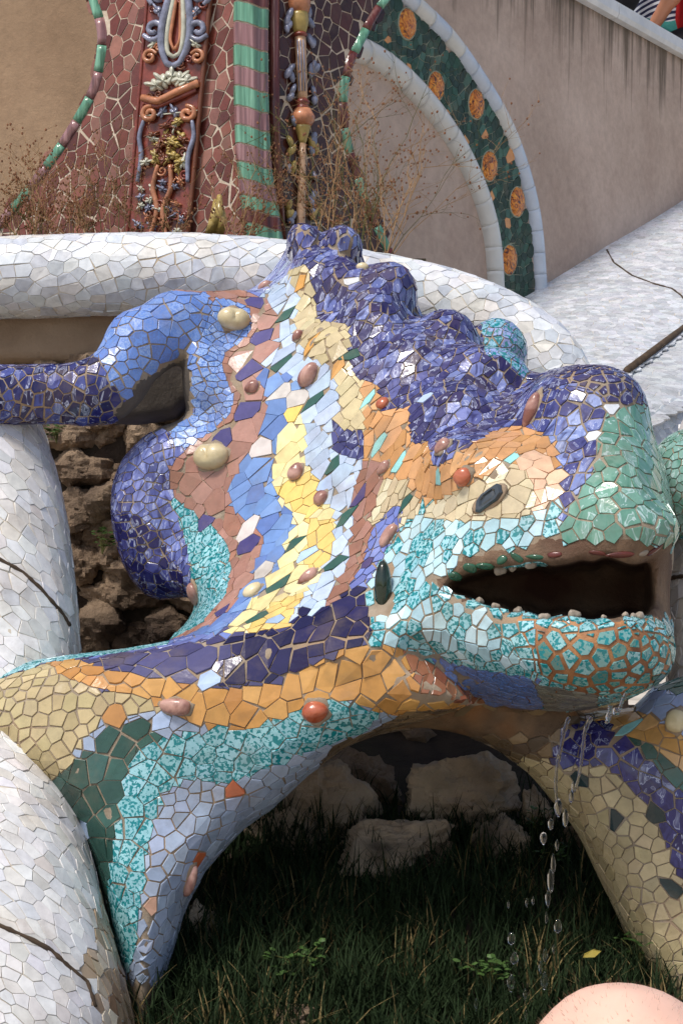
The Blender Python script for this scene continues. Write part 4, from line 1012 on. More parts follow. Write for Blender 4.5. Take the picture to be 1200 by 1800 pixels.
# plaster band below the basin rim
mb = MB(); V = []; n1 = 50; n2 = 10; Fc = []
for j in range(n2):
    for i in range(n1):
        x = -350+1230*i/(n1-1); y = 530+128*j/(n2-1); V.append(at(x, y+6*fbm(x/60, 1)*(j/(n2-1)), 3.64+0.006*fbm(x/50, y/40)+0.05*max(0, j-7)))
for j in range(n2-1):
    for i in range(n1-1): Fc.append((j*n1+i, j*n1+i+1, (j+1)*n1+i+1, (j+1)*n1+i))
mb.add(V, Fc); mb.obj('plaster_band', M['plaster'], wall, True)

# loose rocks in the bed, each its own thing
for x, y, D, rx, rz, m, sd, lab in [
    (686,1492,2.98,0.135,0.075,'palerock',5,'pale rough rock lying in the middle of the grass bed'),
    (800,1400,3.14,0.15,0.115,'palerock',6,'large brown rock in shade behind the pale rock in the bed'),
    (882,1490,3.02,0.075,0.085,'palerock',7,'tan angular rock left of the falling water'),
    (942,1440,3.12,0.05,0.07,'palerock',8,'small light chip of rock behind the falling water'),
    (500,1480,3.10,0.115,0.07,'palerock',9,'brown rock beside the near front leg of the lizard'),
    (560,1400,3.2,0.12,0.11,'palerock',10,'dark upright rock under the arch near the front leg'),
    (350,1660,2.75,0.085,0.10,'palerock',11,'smooth shaded rock against the foot of the near front leg'),
    (640,1400,3.32,0.12,0.12,'rock',12,'dark brown rock half hidden behind the pale rock'),
    (1020,1500,3.05,0.06,0.09,'rock',13,'narrow brown rock against the far front leg'),
    (520,1790,2.45,0.06,0.03,'rock',14,'dark low stone at the bottom edge among the grass'),
    (760,1500,2.97,0.05,0.04,'rock',15,'small dark stone between the pale rock and the tan rock')]:
    o = rock(at(x, y, D), rx, rx*0.8, rz, M[m], None, sd, 'rock', nu=64, nv=44); tag(o, lab, 'rock', 'rocks in the planted bed')

# ------------------------------------------------------------------ white mosaic: basin rim, balustrade rolls, stairs
c_white = [(200,206,214),(228,224,216),(222,226,230),(214,219,225),(228,230,232),(206,212,220),(220,222,222),(198,206,216)]
c_warm = [(208,210,214),(218,212,202),(226,224,220),(220,216,210),(230,230,228),(212,210,206),(224,224,226)]
def tube_mesh(path, seg=36, sub=6, arc=None):
    """path (px,py,D,r_px) -> smooth tube through Catmull-Rom points"""
    P = [np.array([*at(p[0], p[1], p[2]), p[3]*p[2]/F]) for p in path]
    pts = []
    for i in range(len(P)-1):
        p0, p1, p2, p3 = P[max(i-1, 0)], P[i], P[i+1], P[min(i+2, len(P)-1)]
        for k in range(sub):
            t = k/sub; pts.append(0.5*((2*p1)+(p2-p0)*t+(2*p0-5*p1+4*p2-p3)*t*t+(3*p1-p0-3*p2+p3)*t**3))
    pts.append(P[-1])
    mb = MB(); mb.tube([Vector(p[:3]) for p in pts], [p[3] for p in pts], seg)
    return np.array([tuple(v) for v in mb.v]), [f for f in mb.f if len(f) == 4], mb
def orient(W, Q, c=None):
    """make the faces point away from the axis: test against the camera side"""
    return Q
def white_roll(name, path, zone, label, cat, seed, ncand, group=None, sub=8):
    W, Q, mb = tube_mesh(path, 40, sub)
    t = empty(name, tuple(Vector(W.mean(0))*1.0), label, cat, group)
    # outward winding check
    q = Q[len(Q)//2]; c = sum((Vector(W[i]) for i in q), Vector())/4
    ring = (len(Q)//2)//40; ax = sum((Vector(W[ring*40+k]) for k in range(40)), Vector())/40
    nn = (Vector(W[q[1]])-Vector(W[q[0]])).cross(Vector(W[q[2]])-Vector(W[q[0]]))
    if nn.dot(c-ax) < 0: Q = [f[::-1] for f in Q]
    body = mesh_obj('core', W, Q, M['whitemortar'], t, True)
    k = mosaic(W, np.array(Q), zone if isinstance(zone, list) else [zone], body, borders=False, ncand=ncand, seed=seed, margin=60, conform=0.8)
    print(name, k)
    return t, W, Q
ring_path = [(-260,492,3.62,70),(-100,489,3.62,70),(60,487,3.62,71),(220,482,3.62,71),(380,484,3.62,71),(520,496,3.62,70),(650,514,3.62,70),(770,540,3.62,70),(870,578,3.60,70),(945,628,3.57,68),(985,700,3.54,66),(1000,800,3.5,66)]
white_roll('basin_rim', ring_path, Zone('satin', c_white, 24, 1.3, 15, 0.6, tilt=0.03, jit=0.05), 'thick white broken-tile rim of the basin curving behind the lizard', 'parapet', 21, 30000)
lroll = [(-60,738,3.12,118),(-52,790,3.09,132),(-40,900,3.02,150),(-25,1050,2.94,156),(-20,1200,2.86,160),(-28,1330,2.76,165),(-40,1450,2.64,185),(-50,1580,2.52,222),(-58,1720,2.44,268),(-62,1850,2.38,300),(-62,2000,2.34,320)]
tl, Wr, Qr = white_roll('white_balustrade', lroll, [Zone('satin', c_warm, 29, 1.7, -40, 0.55, tilt=0.03, jit=0.05), Zone('satin', [(196,180,152),(178,158,126),(206,194,172),(164,140,108)], 26, 1.7, -50, 1.0, jit=0.08, tilt=.04, poly=[(176,1490),(225,1600),(290,1830),(196,1830),(150,1700),(176,1600)]), Zone('satin', [(150,122,90),(128,100,70),(168,142,108)], 24, 1.9, -60, 1.2, jit=0.1, tilt=.05, poly=[(215,1640),(250,1700),(300,1830),(215,1830),(190,1740)])], 'swelling white broken-tile balustrade roll on the left, gripped by the lizard', 'balustrade', 22, 40000)
rroll = [(1345,780,2.98,150),(1340,900,2.95,160),(1335,1050,2.9,165),(1340,1200,2.86,165),(1350,1400,2.8,170)]
tr, Wq, Qq = white_roll('white_balustrade', rroll, Zone('satin', c_warm, 27, 1.3, 30, 1.1, tilt=0.03, jit=0.04), 'white broken-tile balustrade roll at the right edge behind the lizard jaw', 'balustrade', 23, 20000)
# open joints between castings
M['joint'] = rough_mat('dark_joint', (58, 46, 36), (86, 70, 54), 40, 0.95, 0.4, 0.003)
def joint(W, Q, pts, parent, w=0.004, mat='joint', off=0.002):
    b = BVHTree.FromPolygons([tuple(v) for v in W], [tuple(q) for q in Q]); P = []
    for i in range(len(pts)-1):
        for k in range(6):
            t = k/6; x = pts[i][0]*(1-t)+pts[i+1][0]*t; y = pts[i][1]*(1-t)+pts[i+1][1]*t
            loc, n, fi, d = b.ray_cast(CAM, VIEWDIR(at(x, y, 1)))
            if loc is not None: P.append(loc+n*off*(1 if n.dot(VIEWDIR(loc)) < 0 else -1))
    if len(P) > 2:
        mb = MB(); mb.tube(P, [w*rng.uniform(.7, 1.2) for _ in P], 6); mb.obj('open_joint', M[mat], parent, True)
joint(Wr, Qr, [(-40,962),(0,984),(40,1006),(70,1034),(110,1080),(124,1104)], tl)
joint(Wr, Qr, [(-40,1608),(0,1628),(50,1650),(90,1672),(120,1700),(152,1726),(170,1780)], tl)
joint(Wq, Qq, [(1172,1020),(1186,1015),(1210,1012)], tr, 0.005)

WD = plane_D(600, 5.0, 1200, 7.4)              # the right wall recedes to the right
# stairs and white mosaic seat on the right, receding
stair = empty('mosaic_stair', tuple(at(1100,800,5.2)), 'receding white broken-tile stair parapet below the stucco wall', 'stairs')
c_grey = [(206,212,220),(196,202,210),(214,218,224),(188,194,202)]
def slab(poly3, mat, parent, thick=0.08, name='slab'):
    P = [Vector(p) for p in poly3]; n = (P[1]-P[0]).cross(P[2]-P[0]).normalized()
    if n.dot(VIEWDIR(P[0])) > 0: n = -n
    m_ = len(P); V = P+[p-n*thick for p in P]
    Fc = [tuple(range(m_)), tuple(range(2*m_-1, m_-1, -1))]+[(i, i+m_, (i+1) % m_+m_, (i+1) % m_) for i in range(m_)]
    nn = (V[1]-V[0]).cross(V[2]-V[0])
    if nn.dot(n) < 0: Fc = [f[::-1] for f in Fc]
    return mesh_obj(name, V, Fc, mat, parent), n
def curved_strip(A, B, C, name, nseg=24, bulge=0.0):
    """surface between polylines A (top) and B (bottom) given as (px,py,D) with optional middle line C"""
    def samp(L, t):
        f = t*(len(L)-1); i = min(int(f), len(L)-2); u = f-i
        return [L[i][k]*(1-u)+L[i+1][k]*u for k in range(3)]
    W = []; Q = []; nv = 12
    for i in range(nseg+1):
        t = i/nseg; a = at(*samp(A, t)); b = at(*samp(B, t)); c = at(*samp(C, t)) if C else (a+b)/2
        for j in range(nv+1):
            s = j/nv; W.append(tuple(a*(1-s)**2+c*2*s*(1-s)+b*s*s))
    for i in range(nseg):
        for j in range(nv):
            k = i*(nv+1)+j; Q.append((k, k+1, k+nv+2, k+nv+1))
    W = np.array(W); q = Q[0]
    nn = Vector(np.cross(W[q[1]]-W[q[0]], W[q[2]]-W[q[0]]))
    if nn.dot(VIEWDIR(W[q[0]])) > 0: Q = [f[::-1] for f in Q]
    return W, Q
for A, B, C, zn, sd in [
    ([(930,516,WD(930)),(1070,430,WD(1070)),(1290,290,WD(1290))], [(960,690,4.6),(1100,655,4.95),(1290,510,6.0)], None, Zone('satin', c_grey, 13, 1.2, 30, 0.6, tilt=0.012, h=1.0), 31),
    ([(960,693,4.62),(1100,658,4.97),(1290,513,6.02)], [(1000,860,4.2),(1140,742,4.5),(1290,640,5.2)], None, Zone('satin', [(190,194,198),(180,184,188),(200,204,206)], 20, 1.6, 30, 0.4, tilt=0.01, h=1.0), 32),
    ([(1000,863,4.22),(1140,745,4.52),(1290,643,5.22)], [(1000,1100,3.9),(1150,1000,4.1),(1290,900,4.6)], None, Zone('satin', [(190,194,198),(180,184,188),(200,204,206)], 20, 1.6, 30, 0.4, tilt=0.01, h=1.0), 33)]:
    W, Q = curved_strip(A, B, C, 'strip')
    o = mesh_obj('step', W, Q, M['whitemortar'], stair, True)
    sm = o.modifiers.new('solid', 'SOLIDIFY'); sm.thickness = 0.06; sm.offset = -1
    print('stair', mosaic(W, np.array(Q), [zn], o, borders=False, ncand=14000, seed=sd, margin=30, nsingle=100))
    if sd == 31: joint(W, Q, [(1066,440),(1078,462),(1110,485),(1150,500),(1180,508),(1196,520),(1215,545)], stair, 0.004)
    if sd == 31: joint(W, Q, [(1088,661),(1105,652),(1150,618),(1200,578),(1220,562)], stair, 0.013, off=0.006)

# ------------------------------------------------------------------ stucco walls, arch
def stucco(name, c1, c2, stain=True):
    m, nt, b = new_mat(name)
    geo = N(nt, 'ShaderNodeNewGeometry')
    n1 = noise(nt, 2.2, 6, geo.outputs['Position'], 0.6); r1 = ramp(nt, n1.outputs[0], [(0.3, lin(c1)), (0.72, lin(c2))])
    out = r1.outputs[0]
    if stain:                                   # water streaks running down from the coping (mask by the UV height below it)
        uv = N(nt, 'ShaderNodeAttribute', attribute_name='below')
        mp = N(nt, 'ShaderNodeMapping'); nt.links.new(geo.outputs['Position'], mp.inputs[0]); mp.inputs['Scale'].default_value = (9, 9, 0.35)
        n2 = noise(nt, 2.2, 5, mp.outputs[0], 0.65)
        sub = N(nt, 'ShaderNodeMath', operation='SUBTRACT'); nt.links.new(n2.outputs[0], sub.inputs[0])
        ml = N(nt, 'ShaderNodeMath', operation='MULTIPLY'); nt.links.new(uv.outputs['Fac'], ml.inputs[0]); ml.inputs[1].default_value = 0.26
        nt.links.new(ml.outputs[0], sub.inputs[1])
        r2 = ramp(nt, sub.outputs[0], [(0.37, (0, 0, 0)), (0.56, (0.85, 0.85, 0.85))])
        out = mix(nt, r2.outputs[0], out, lin((92, 80, 66)))
    n4 = noise(nt, 1.6, 7, geo.outputs['Position']); r4 = ramp(nt, n4.outputs[0], [(0.3, (0.78, 0.76, 0.74)), (0.7, (1.06, 1.06, 1.06))])
    out = mix(nt, 1.0, out, r4.outputs[0], 'MULTIPLY')
    nt.links.new(out, b.inputs['Base Color']); b.inputs['Roughness'].default_value = 0.92
    n3 = noise(nt, 60, 8, geo.outputs['Position'], 0.75); bump(nt, b, n3.outputs[0], 0.6, 0.006)
    n5 = noise(nt, 26, 6, geo.outputs['Position'], 0.7); r5 = ramp(nt, n5.outputs[0], [(0.3, (0.86, 0.86, 0.86)), (0.7, (1.1, 1.1, 1.1))]); nt.links.new(mix(nt, 1.0, out, r5.outputs[0], 'MULTIPLY'), b.inputs['Base Color'])
    return m
M['stucco'] = stucco('stained_stucco', (182, 160, 146), (206, 186, 172))
M['stucco2'] = stucco('brown_stucco', (150, 124, 98), (172, 146, 118), False)
              # the right wall recedes to the right
def wall_at(x, y, off=0.0): return at(x, y, WD(x)-off)
wallr = empty('stucco_wall', tuple(wall_at(900,500)), 'pale stucco wall with dark water streaks below a white coping', 'wall')
top = lambda x: 0+(x-1010)*0.553
bot = lambda x: 508+(x-955)*(-0.63) if x > 955 else 508+(955-x)*0.25
V = []; Fc = []; below = []; n1, n2 = 40, 24
for i in range(n1):
    x = 560+780*i/(n1-1); t0 = max(top(x), -260) if x > 540 else -260
    for j in range(n2):
        y = t0+(bot(x)+14-t0)*j/(n2-1); V.append(wall_at(x, y)); below.append((y-top(x))*WD(x)/F*2.4)
for i in range(n1-1):
    for j in range(n2-1): k = i*n2+j; Fc.append((k, k+1, k+n2+1, k+n2))
o = mesh_obj('stucco_face', V, Fc, M['stucco'], wallr, True)
a_ = o.data.attributes.new('below', 'FLOAT', 'POINT'); a_.data.foreach_set('value', np.array(below, np.float32))
sm = o.modifiers.new('solid', 'SOLIDIFY'); sm.thickness = 0.14; sm.offset = -1
M['coping'] = rough_mat('white_coping', (196, 200, 204), (222, 224, 226), 12, 0.4, 0.3, 0.004, c3=(180, 178, 172), s2=3)
wn_ = (wall_at(1000,0)-wall_at(800,0)).cross(Vector((0, 0, 1))).normalized()
if wn_.dot(VIEWDIR(wall_at(900, 0))) > 0: wn_ = -wn_
# coping in separate lengths with a joint
dirc = (wall_at(1200, top(1200))-wall_at(1010, top(1010))).normalized(); upc = wn_.cross(dirc)
if upc.z < 0: upc = -upc
c0 = wall_at(1010, top(1010))
for a, b in ((-2.4, 0.36), (0.366, 3.2)):
    mb = MB(); prof = [(-0.05, 0.0), (0.035, 0.0), (0.045, 0.02), (0.045, 0.07), (0.02, 0.085), (-0.30, 0.085), (-0.30, 0.0)]
    V = [c0+dirc*s+wn_*p[0]+upc*p[1] for s in (a, b) for p in prof]; m_ = len(prof)
    Fc = [(i, (i+1) % m_, (i+1) % m_+m_, i+m_) for i in range(m_)]+[tuple(range(m_-1, -1, -1)), tuple(range(m_, 2*m_))]
    mb.add(V, Fc); mb.obj('coping', M['coping'], wallr)

M['archwhite'] = plain_mat('white_arch_tile', (206, 206, 202), 0.25, 0.5, 0.06, 14, 0.1)
M['archwhite2'] = plain_mat('bluish_arch_tile', (190, 200, 214), 0.22, 0.5, 0.08, 14, 0.1)
M['archgrout'] = plain_mat('arch_grout', (146, 150, 132), 0.9, 0.3, 0.1, 40, 0.3)
arch = empty('mosaic_arch', tuple(wall_at(900,505)), 'green mosaic arch band with orange medallions edged by white tile on the stucco wall', 'arch')
inner = [(596,78),(622,86),(660,104),(704,138),(748,184),(790,242),(822,302),(846,366),(860,430),(866,520)]
outer = [(668,-46),(702,-14),(738,20),(786,68),(834,134),(880,210),(912,290),(932,370),(941,440),(946,522)]
def smooth_line(L, n):
    P = [np.array(p, float) for p in L]; out = []
    for i in range(len(P)-1):
        p0, p1, p2, p3 = P[max(i-1, 0)], P[i], P[i+1], P[min(i+2, len(P)-1)]
        for k in range(20):
            t = k/20; out.append(0.5*((2*p1)+(p2-p0)*t+(2*p0-5*p1+4*p2-p3)*t*t+(3*p1-p0-3*p2+p3)*t**3))
    out.append(P[-1]); out = np.array(out)
    s = np.concatenate([[0], np.cumsum(np.linalg.norm(np.diff(out, axis=0), axis=1))]); q = np.linspace(0, s[-1], n)
    return np.stack([np.interp(q, s, out[:, 0]), np.interp(q, s, out[:, 1])], 1)
for L, nt2, r0, mt in ((inner, 13, 0.050, 'archwhite'), (outer, 17, 0.040, 'archwhite2')):
    SL = smooth_line(L, nt2*6+1)
    P = [wall_at(x, y, -0.01) for x, y in SL]
    mb = MB(); mb.tube(P, r0*0.93, 14); mb.obj('grout_roll', M['archgrout'], arch, True)
    for k in range(nt2):
        seg = [P[k*6+i] for i in range(7)]
        seg = [seg[0]+(seg[1]-seg[0])*0.04]+seg[1:-1]+[seg[-1]+(seg[-2]-seg[-1])*0.04]
        mb = MB(); mb.tube(seg, r0*rng.uniform(0.99, 1.02), 14); mb.obj('arch_tile', M[mt if rng.random() < 0.8 else 'archwhite'], arch, True)
# green band between them
SI = smooth_line(inner, 40); SO = smooth_line(outer, 40)
W = []; Q = []
for i in range(40):
    for j in range(7):
        t = 0.16+0.68*j/6; x, y = SI[i]*(1-t)+SO[i]*t; W.append(tuple(wall_at(x, y, 0.012)))
for i in range(39):
    for j in range(6): k = i*7+j; Q.append((k, k+1, k+8, k+7))
W = np.array(W); nn = Vector(np.cross(W[Q[0][1]]-W[Q[0][0]], W[Q[0][2]]-W[Q[0][0]]))
if nn.dot(VIEWDIR(W[0])) > 0: Q = [q[::-1] for q in Q]
band = mesh_obj('mosaic_band', W, Q, M['archgrout'], arch)
meds = [(715,42,23),(765,152,22),(836,183,22),(859,292,22),(908,355,22),(894,457,22)]
ob = Zone('plain', [(224,152,44),(216,140,40)], 17, 1.2, 20, 0.8)
acc = [(x, y, ob) for x, y in [(681,70),(768,64),(815,118),(704,115),(718,118),(785,200),(817,247),(868,215),(852,238),(893,278),(863,344),(891,392),(928,428),(870,400)]]
class Med: pass
zg2 = Zone('matt', [(24,66,48),(18,54,40),(30,78,58),(22,58,40),(54,98,82)], 16, 1.3, 30, 1.2, jit=.12)
def in_med(x, y): return any(((x-a)/(0.5*r))**2+((y-b)/(1.0*r))**2 < 1 for a, b, r in meds)
print('arch', mosaic(W, np.array(Q), [zg2], band, borders=False, accents=acc, ncand=20000, seed=41, discard=in_med, conform=1.0, nsingle=200, margin=20))
def medal_mat():
    m, nt, b = new_mat('orange_medallion')
    geo = N(nt, 'ShaderNodeNewGeometry'); n1 = noise(nt, 34, 3, geo.outputs['Position'], 0.5, 2.0)
    r1 = ramp(nt, n1.outputs[0], [(0.34, lin((62, 28, 12))), (0.49, lin((200, 112, 24))), (0.7, lin((236, 164, 54)))])
    nt.links.new(r1.outputs[0], b.inputs['Base Color']); b.inputs['Roughness'].default_value = 0.15
    n2 = noise(nt, 40, 2, geo.outputs['Position'], 0.5, 2.0); bump(nt, b, n2.outputs[0], 0.6, 0.008); return m
M['medal'] = medal_mat()
wx = (wall_at(1000,300)-wall_at(900,300)).normalized(); wz = Vector((0, 0, 1))
for x, y, r in meds:
    D = WD(x); rr = r*1.22*D/F; c = wall_at(x, y, 0.014)
    mb = MB(); mb.tube([c+(wx*math.cos(t)+wz*math.sin(t))*rr for t in np.linspace(0, 2*math.pi, 29)], 0.004, 6, False); rim = mb.obj('medallion', M['archgrout'], arch, True)
    mb = MB(); mb.blob(c, (wx*rr, wz*rr, wn_*0.016), 28, 10, lambda d: 1+0.05*math.sin(8*math.atan2(d[1], d[0]))*(1-abs(d[2]))); o = mb.obj('glazed_disc', M['medal'], rim, True)
    o.name = 'glazed_disc'
# left stucco wall behind the pier
mb = MB(); LD = plane_D(-200, 5.6, 700, 5.1)
V = [at(x, y, LD(x)) for x, y in ((-300,-260),(560,-260),(560,540),(-300,540))]
o, _n = slab(V, M['stucco2'], None, 0.2, 'stucco_wall'); tag(o, 'plain brown stucco wall in shade behind the red-brown pier', 'wall')
# soil terrace behind the rim where the weeds grow
tz = at(300,450,3.68).z
g = MB(); g.box((-1.9, 3.68, 1.05), (0.22, 5.6, tz)); tag(g.obj('terrace_soil', M['soil']), kind='structure')
# ------------------------------------------------------------------ red-brown mosaic pier
c_brown = [(116,48,32),(128,58,40),(102,42,28),(142,74,54),(112,50,36),(150,94,76)]
PLD = plane_D(0, 4.72, 440, 4.34); PRD = plane_D(470, 4.36, 690, 4.72)
pier = empty('mosaic_pier', tuple(at(400,430,4.4)), 'red-brown mosaic pier with relief panels and a striped green and mauve tile edge', 'pier')
M['piermortar'] = rough_mat('pier_mortar', (188, 170, 148), (216, 202, 184), 40, 0.9, 0.4, 0.004)
left_edge = [(150,-60),(166,0),(180,50),(180,90),(168,150),(140,205),(104,262),(56,326),(0,392),(-80,470)]
right_edge = [(720,-60),(690,-20),(660,18),(634,66),(612,112),(602,160),(603,210),(611,258),(624,300),(644,360),(672,420),(700,480)]
def pier_face(edge, other_x, Dfn, nm, side):
    n = 40; E = smooth_line(edge, n); W = []; Q = []; nv = 12
    for i in range(n):
        for j in range(nv+1):
            t = j/nv; x = E[i][0]*(1-t)+other_x(E[i][1])*t; W.append(tuple(at(x, E[i][1], Dfn(x))))
    for i in range(n-1):
        for j in range(nv): k = i*(nv+1)+j; Q.append((k, k+1, k+nv+2, k+nv+1))
    W = np.array(W); nn = Vector(np.cross(W[Q[0][1]]-W[Q[0][0]], W[Q[0][2]]-W[Q[0][0]]))
    if nn.dot(VIEWDIR(W[0])) > 0: Q = [q[::-1] for q in Q]
    o = mesh_obj(nm, W, Q, M['piermortar'], pier)
    sm = o.modifiers.new('solid', 'SOLIDIFY'); sm.thickness = 0.12; sm.offset = -1
    return o, W, Q
fl_, Wf, Qf = pier_face(left_edge, lambda y: 440, PLD, 'pier_face', -1)
fr_, Wg, Qg = pier_face(right_edge, lambda y: 466, PRD, 'pier_face', 1)
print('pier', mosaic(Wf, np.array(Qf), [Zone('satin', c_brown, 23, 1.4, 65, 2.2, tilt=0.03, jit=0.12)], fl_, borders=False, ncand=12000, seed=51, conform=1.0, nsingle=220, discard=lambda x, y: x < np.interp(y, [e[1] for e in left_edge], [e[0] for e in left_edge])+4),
      mosaic(Wg, np.array(Qg), [Zone('plain', [(70,32,24),(80,38,28),(62,28,20)], 25, 1.3, 80, 2.4, tilt=0.03, jit=0.12)], fr_, borders=False, ncand=9000, seed=52, conform=1.0, nsingle=120, discard=lambda x, y: x > np.interp(y, [e[1] for e in right_edge], [e[0] for e in right_edge])-4))  # right face turned from the light: its shade is in darker tile colours
M['greenglaze'] = plain_mat('green_glaze', (98, 150, 118), 0.12, 0.5, 0.16, 30, 0.15); M['mauve'] = plain_mat('mauve_glaze', (146, 106, 106), 0.12, 0.5, 0.18, 30, 0.15)
M['brownglaze'] = plain_mat('brown_glaze', (100, 46, 36), 0.12, 0.5, 0.2, 30, 0.15)
def sheen_streak_mat(name, c):  # vertical streaks in the colour stand in for glossy reflections
    m, nt, b = new_mat(name); geo = N(nt, 'ShaderNodeNewGeometry'); mp = N(nt, 'ShaderNodeMapping'); nt.links.new(geo.outputs['Position'], mp.inputs[0]); mp.inputs['Scale'].default_value = (75, 75, 3)
    n1 = noise(nt, 1.0, 3, mp.outputs[0]); c = lin(c); r1 = ramp(nt, n1.outputs[0], [(.3, tuple(x*.55 for x in c)), (.5, c), (.72, tuple(min(1, x*1.5+.06) for x in c))])
    nt.links.new(r1.outputs[0], b.inputs['Base Color']); b.inputs['Roughness'].default_value = .12; bump(nt, b, n1.outputs[0], .5, .006); return m
M['greenglaze'] = sheen_streak_mat('green_glaze_sheen', (96, 146, 120)); M['mauve'] = sheen_streak_mat('mauve_glaze_sheen', (136, 98, 98)); M['brownglaze'] = sheen_streak_mat('brown_glaze_sheen', (96, 46, 38))
# border tiles along both flared edges
for edge, Dfn, cycle, L in ((left_edge, PLD, 0, 46), (right_edge, PRD, 1, 44)):
    tot = sum(math.hypot(b[0]-a[0], b[1]-a[1]) for a, b in zip(edge, edge[1:])); n = int(tot/L); E = smooth_line(edge, n*4+1)
    for k in range(n):
        seg = [at(x, y, Dfn(x)-0.004) for x, y in E[k*4:k*4+5]]
        seg[0] = seg[0]+(seg[1]-seg[0])*0.07; seg[-1] = seg[-1]+(seg[-2]-seg[-1])*0.07
        mb = MB(); mb.tube(seg, 0.018, 8, True, 0.45); mb.obj('border_tile', M['greenglaze'] if k % 2 else M['mauve' if cycle == 0 else 'brownglaze'], pier, True)
# striped half-round edge: every course a ribbed tile of its own
cl = smooth_line([(444,-60),(441,40),(441,140),(443,220),(448,300),(458,370),(466,430)], 200)
ys = [-46,-18,12,48,88,126,160,196,229,262,294,325,353,378,402,428]
wid = lambda y: 31+(2 if y > 330 else 0)
def rib(u):                                     # profile across, u in -1..1 -> outwards
    return 0.040*math.sqrt(max(0, 1-u*u*0.92))+0.016*math.exp(-((u-0.05)/0.42)**4)+0.008*math.exp(-((u+0.74)/0.2)**2)+0.008*math.exp(-((u-0.8)/0.18)**2)
def wave(u): return 4*math.sin(u*2.3+0.4)
for k in range(len(ys)-1):
    y0, y1 = ys[k]+1.6, ys[k+1]-1.6; V = []; Fc = []; nu = 18
    for s in (0, 1):
        for back in (0, 1):
            for i in range(nu+1):
                u = -1+2*i/nu; y = (y0 if s == 0 else y1)-7*rib(u)/0.056+wave(u)+4*u
                xc = np.interp(y, cl[:, 1], cl[:, 0]); D = 4.345-(rib(u) if not back else -0.03)
                V.append(at(xc+u*wid(y), y, D))
    n = nu+1
    for i in range(nu):
        Fc += [(i, i+1, 2*n+i+1, 2*n+i), (n+i, 3*n+i, 3*n+i+1, n+i+1), (i, n+i, n+i+1, i+1), (2*n+i, 2*n+i+1, 3*n+i+1, 3*n+i)]
    Fc += [(0, 2*n, 3*n, n), (nu, n+nu, 3*n+nu, 2*n+nu)]
    mb = MB(); mb.add(V, Fc); mb.obj('striped_edge_tile', M['greenglaze'] if k % 2 == 0 else (M['mauve'] if k not in (1, 13) else M['brownglaze']), pier, True).data.set_sharp_from_angle(angle=R(45))
V = []; Fc = []; yy = list(range(-60, 446, 11)); nu = 18
for y in yy:
    for i in range(nu+1):
        u = -1+2*i/nu; V.append(at(np.interp(y, cl[:, 1], cl[:, 0])+u*wid(y)*.97, y, 4.345-rib(u)+0.005))
for j in range(len(yy)-1):
    for i in range(nu): k = j*(nu+1)+i; Fc.append((k, k+1, k+nu+2, k+nu+1))
mb = MB(); mb.add(V, Fc); mb.obj('edge_grout', M['piermortar'], pier, True)
# dark vertical strip right of it
mb = MB(); mb.tube([at(482,-60,4.37), at(482,200,4.37), at(494,430,4.37)], 0.017, 8); mb.obj('brown_moulding', M['brownglaze'], pier, True)
# relief panel
M['redclay'] = plain_mat('red_clay_glaze', (126, 62, 50), 0.22, 0.5, 0.45, 22, 0.5); M['blueglaze'] = plain_mat('grey_blue_glaze', (128, 132, 152), 0.14, 0.5, 0.5, 30, 0.4)
M['paleglaze'] = plain_mat('pale_glaze', (190, 190, 172), 0.16, 0.5, 0.2, 40, 0.2); M['orangeglaze'] = plain_mat('orange_glaze', (182, 122, 88), 0.2, 0.5, 0.4, 26, 0.4)
M['olive'] = plain_mat('ochre_leaf_glaze', (168, 146, 84), 0.2, 0.5, 0.2, 40, 0.2); M['copper'] = plain_mat('copper_trim', (110, 62, 40), 0.3, 0.5, 0.2, 30, 0.2)
def panel_pt(u, v, out=0.0):                    # u across -1..1, v pixels down
    cx = 314-38*(v/430); w = 54-2*(v/430); x = cx+u*w; return at(x, v, PLD(x)-0.022-out)
V = [panel_pt(-1, -60), panel_pt(1, -60), panel_pt(1, 440), panel_pt(-1, 440)]
slab(V[::-1], M['redclay'], pier, 0.03, 'relief_panel')
mb = MB(); mb.tube([panel_pt(1.02, v) for v in range(-60, 441, 50)], 0.008, 8); mb.obj('panel_trim', M['copper'], pier, True)
mb = MB(); mb.tube([panel_pt(-1.02, v) for v in range(-60, 441, 50)], 0.006, 8); mb.obj('panel_trim', M['redclay'], pier, True)
def ptube(pts, r, mat, nm='scroll'):
    P = smooth_line(pts, len(pts)*6); mb = MB(); n = len(P)
    mb.tube([panel_pt(a, b, 0.012) for a, b in P], [r*(0.55+0.45*math.sin(math.pi*(0.15+0.7*i/(n-1)))) for i in range(n)], 8); mb.obj(nm, M[mat], pier, True)
def pblob(u, v, ru, rv, mat, ang=0, out=0.012, nm='leaf'):
    c = panel_pt(u, v, out); D = PLD(300); k = D/F; a = R(ang); e1 = CR*math.cos(a)+CU*math.sin(a); e2 = CU*math.cos(a)-CR*math.sin(a)
    mb = MB(); mb.blob(c, (e1*ru*k, e2*rv*k, VIEWDIR(c)*0.014), 12, 8, lambda d: 1+0.2*math.sin(5*d[0])*math.cos(3*d[1])); mb.obj(nm, M[mat], pier, True)
def pleaf(u, v, ru, rv, mat, ang=0, lob=5, out=0.006, dep=0.012):
    c = panel_pt(u, v, out); k = PLD(300)/F; a = R(ang); e1 = CR*math.cos(a)+CU*math.sin(a); e2 = CU*math.cos(a)-CR*math.sin(a)
    def fn(d):
        th = math.atan2(d[1], d[0]); return 0.62+0.38*abs(math.cos(lob*th/2))+0.25*math.exp(-(th/0.35)**2)
    mb = MB(); mb.blob(c, (e1*ru*k, e2*rv*k, VIEWDIR(c)*dep), 30, 8, fn); mb.obj('relief_leaf', M[mat], pier, True)
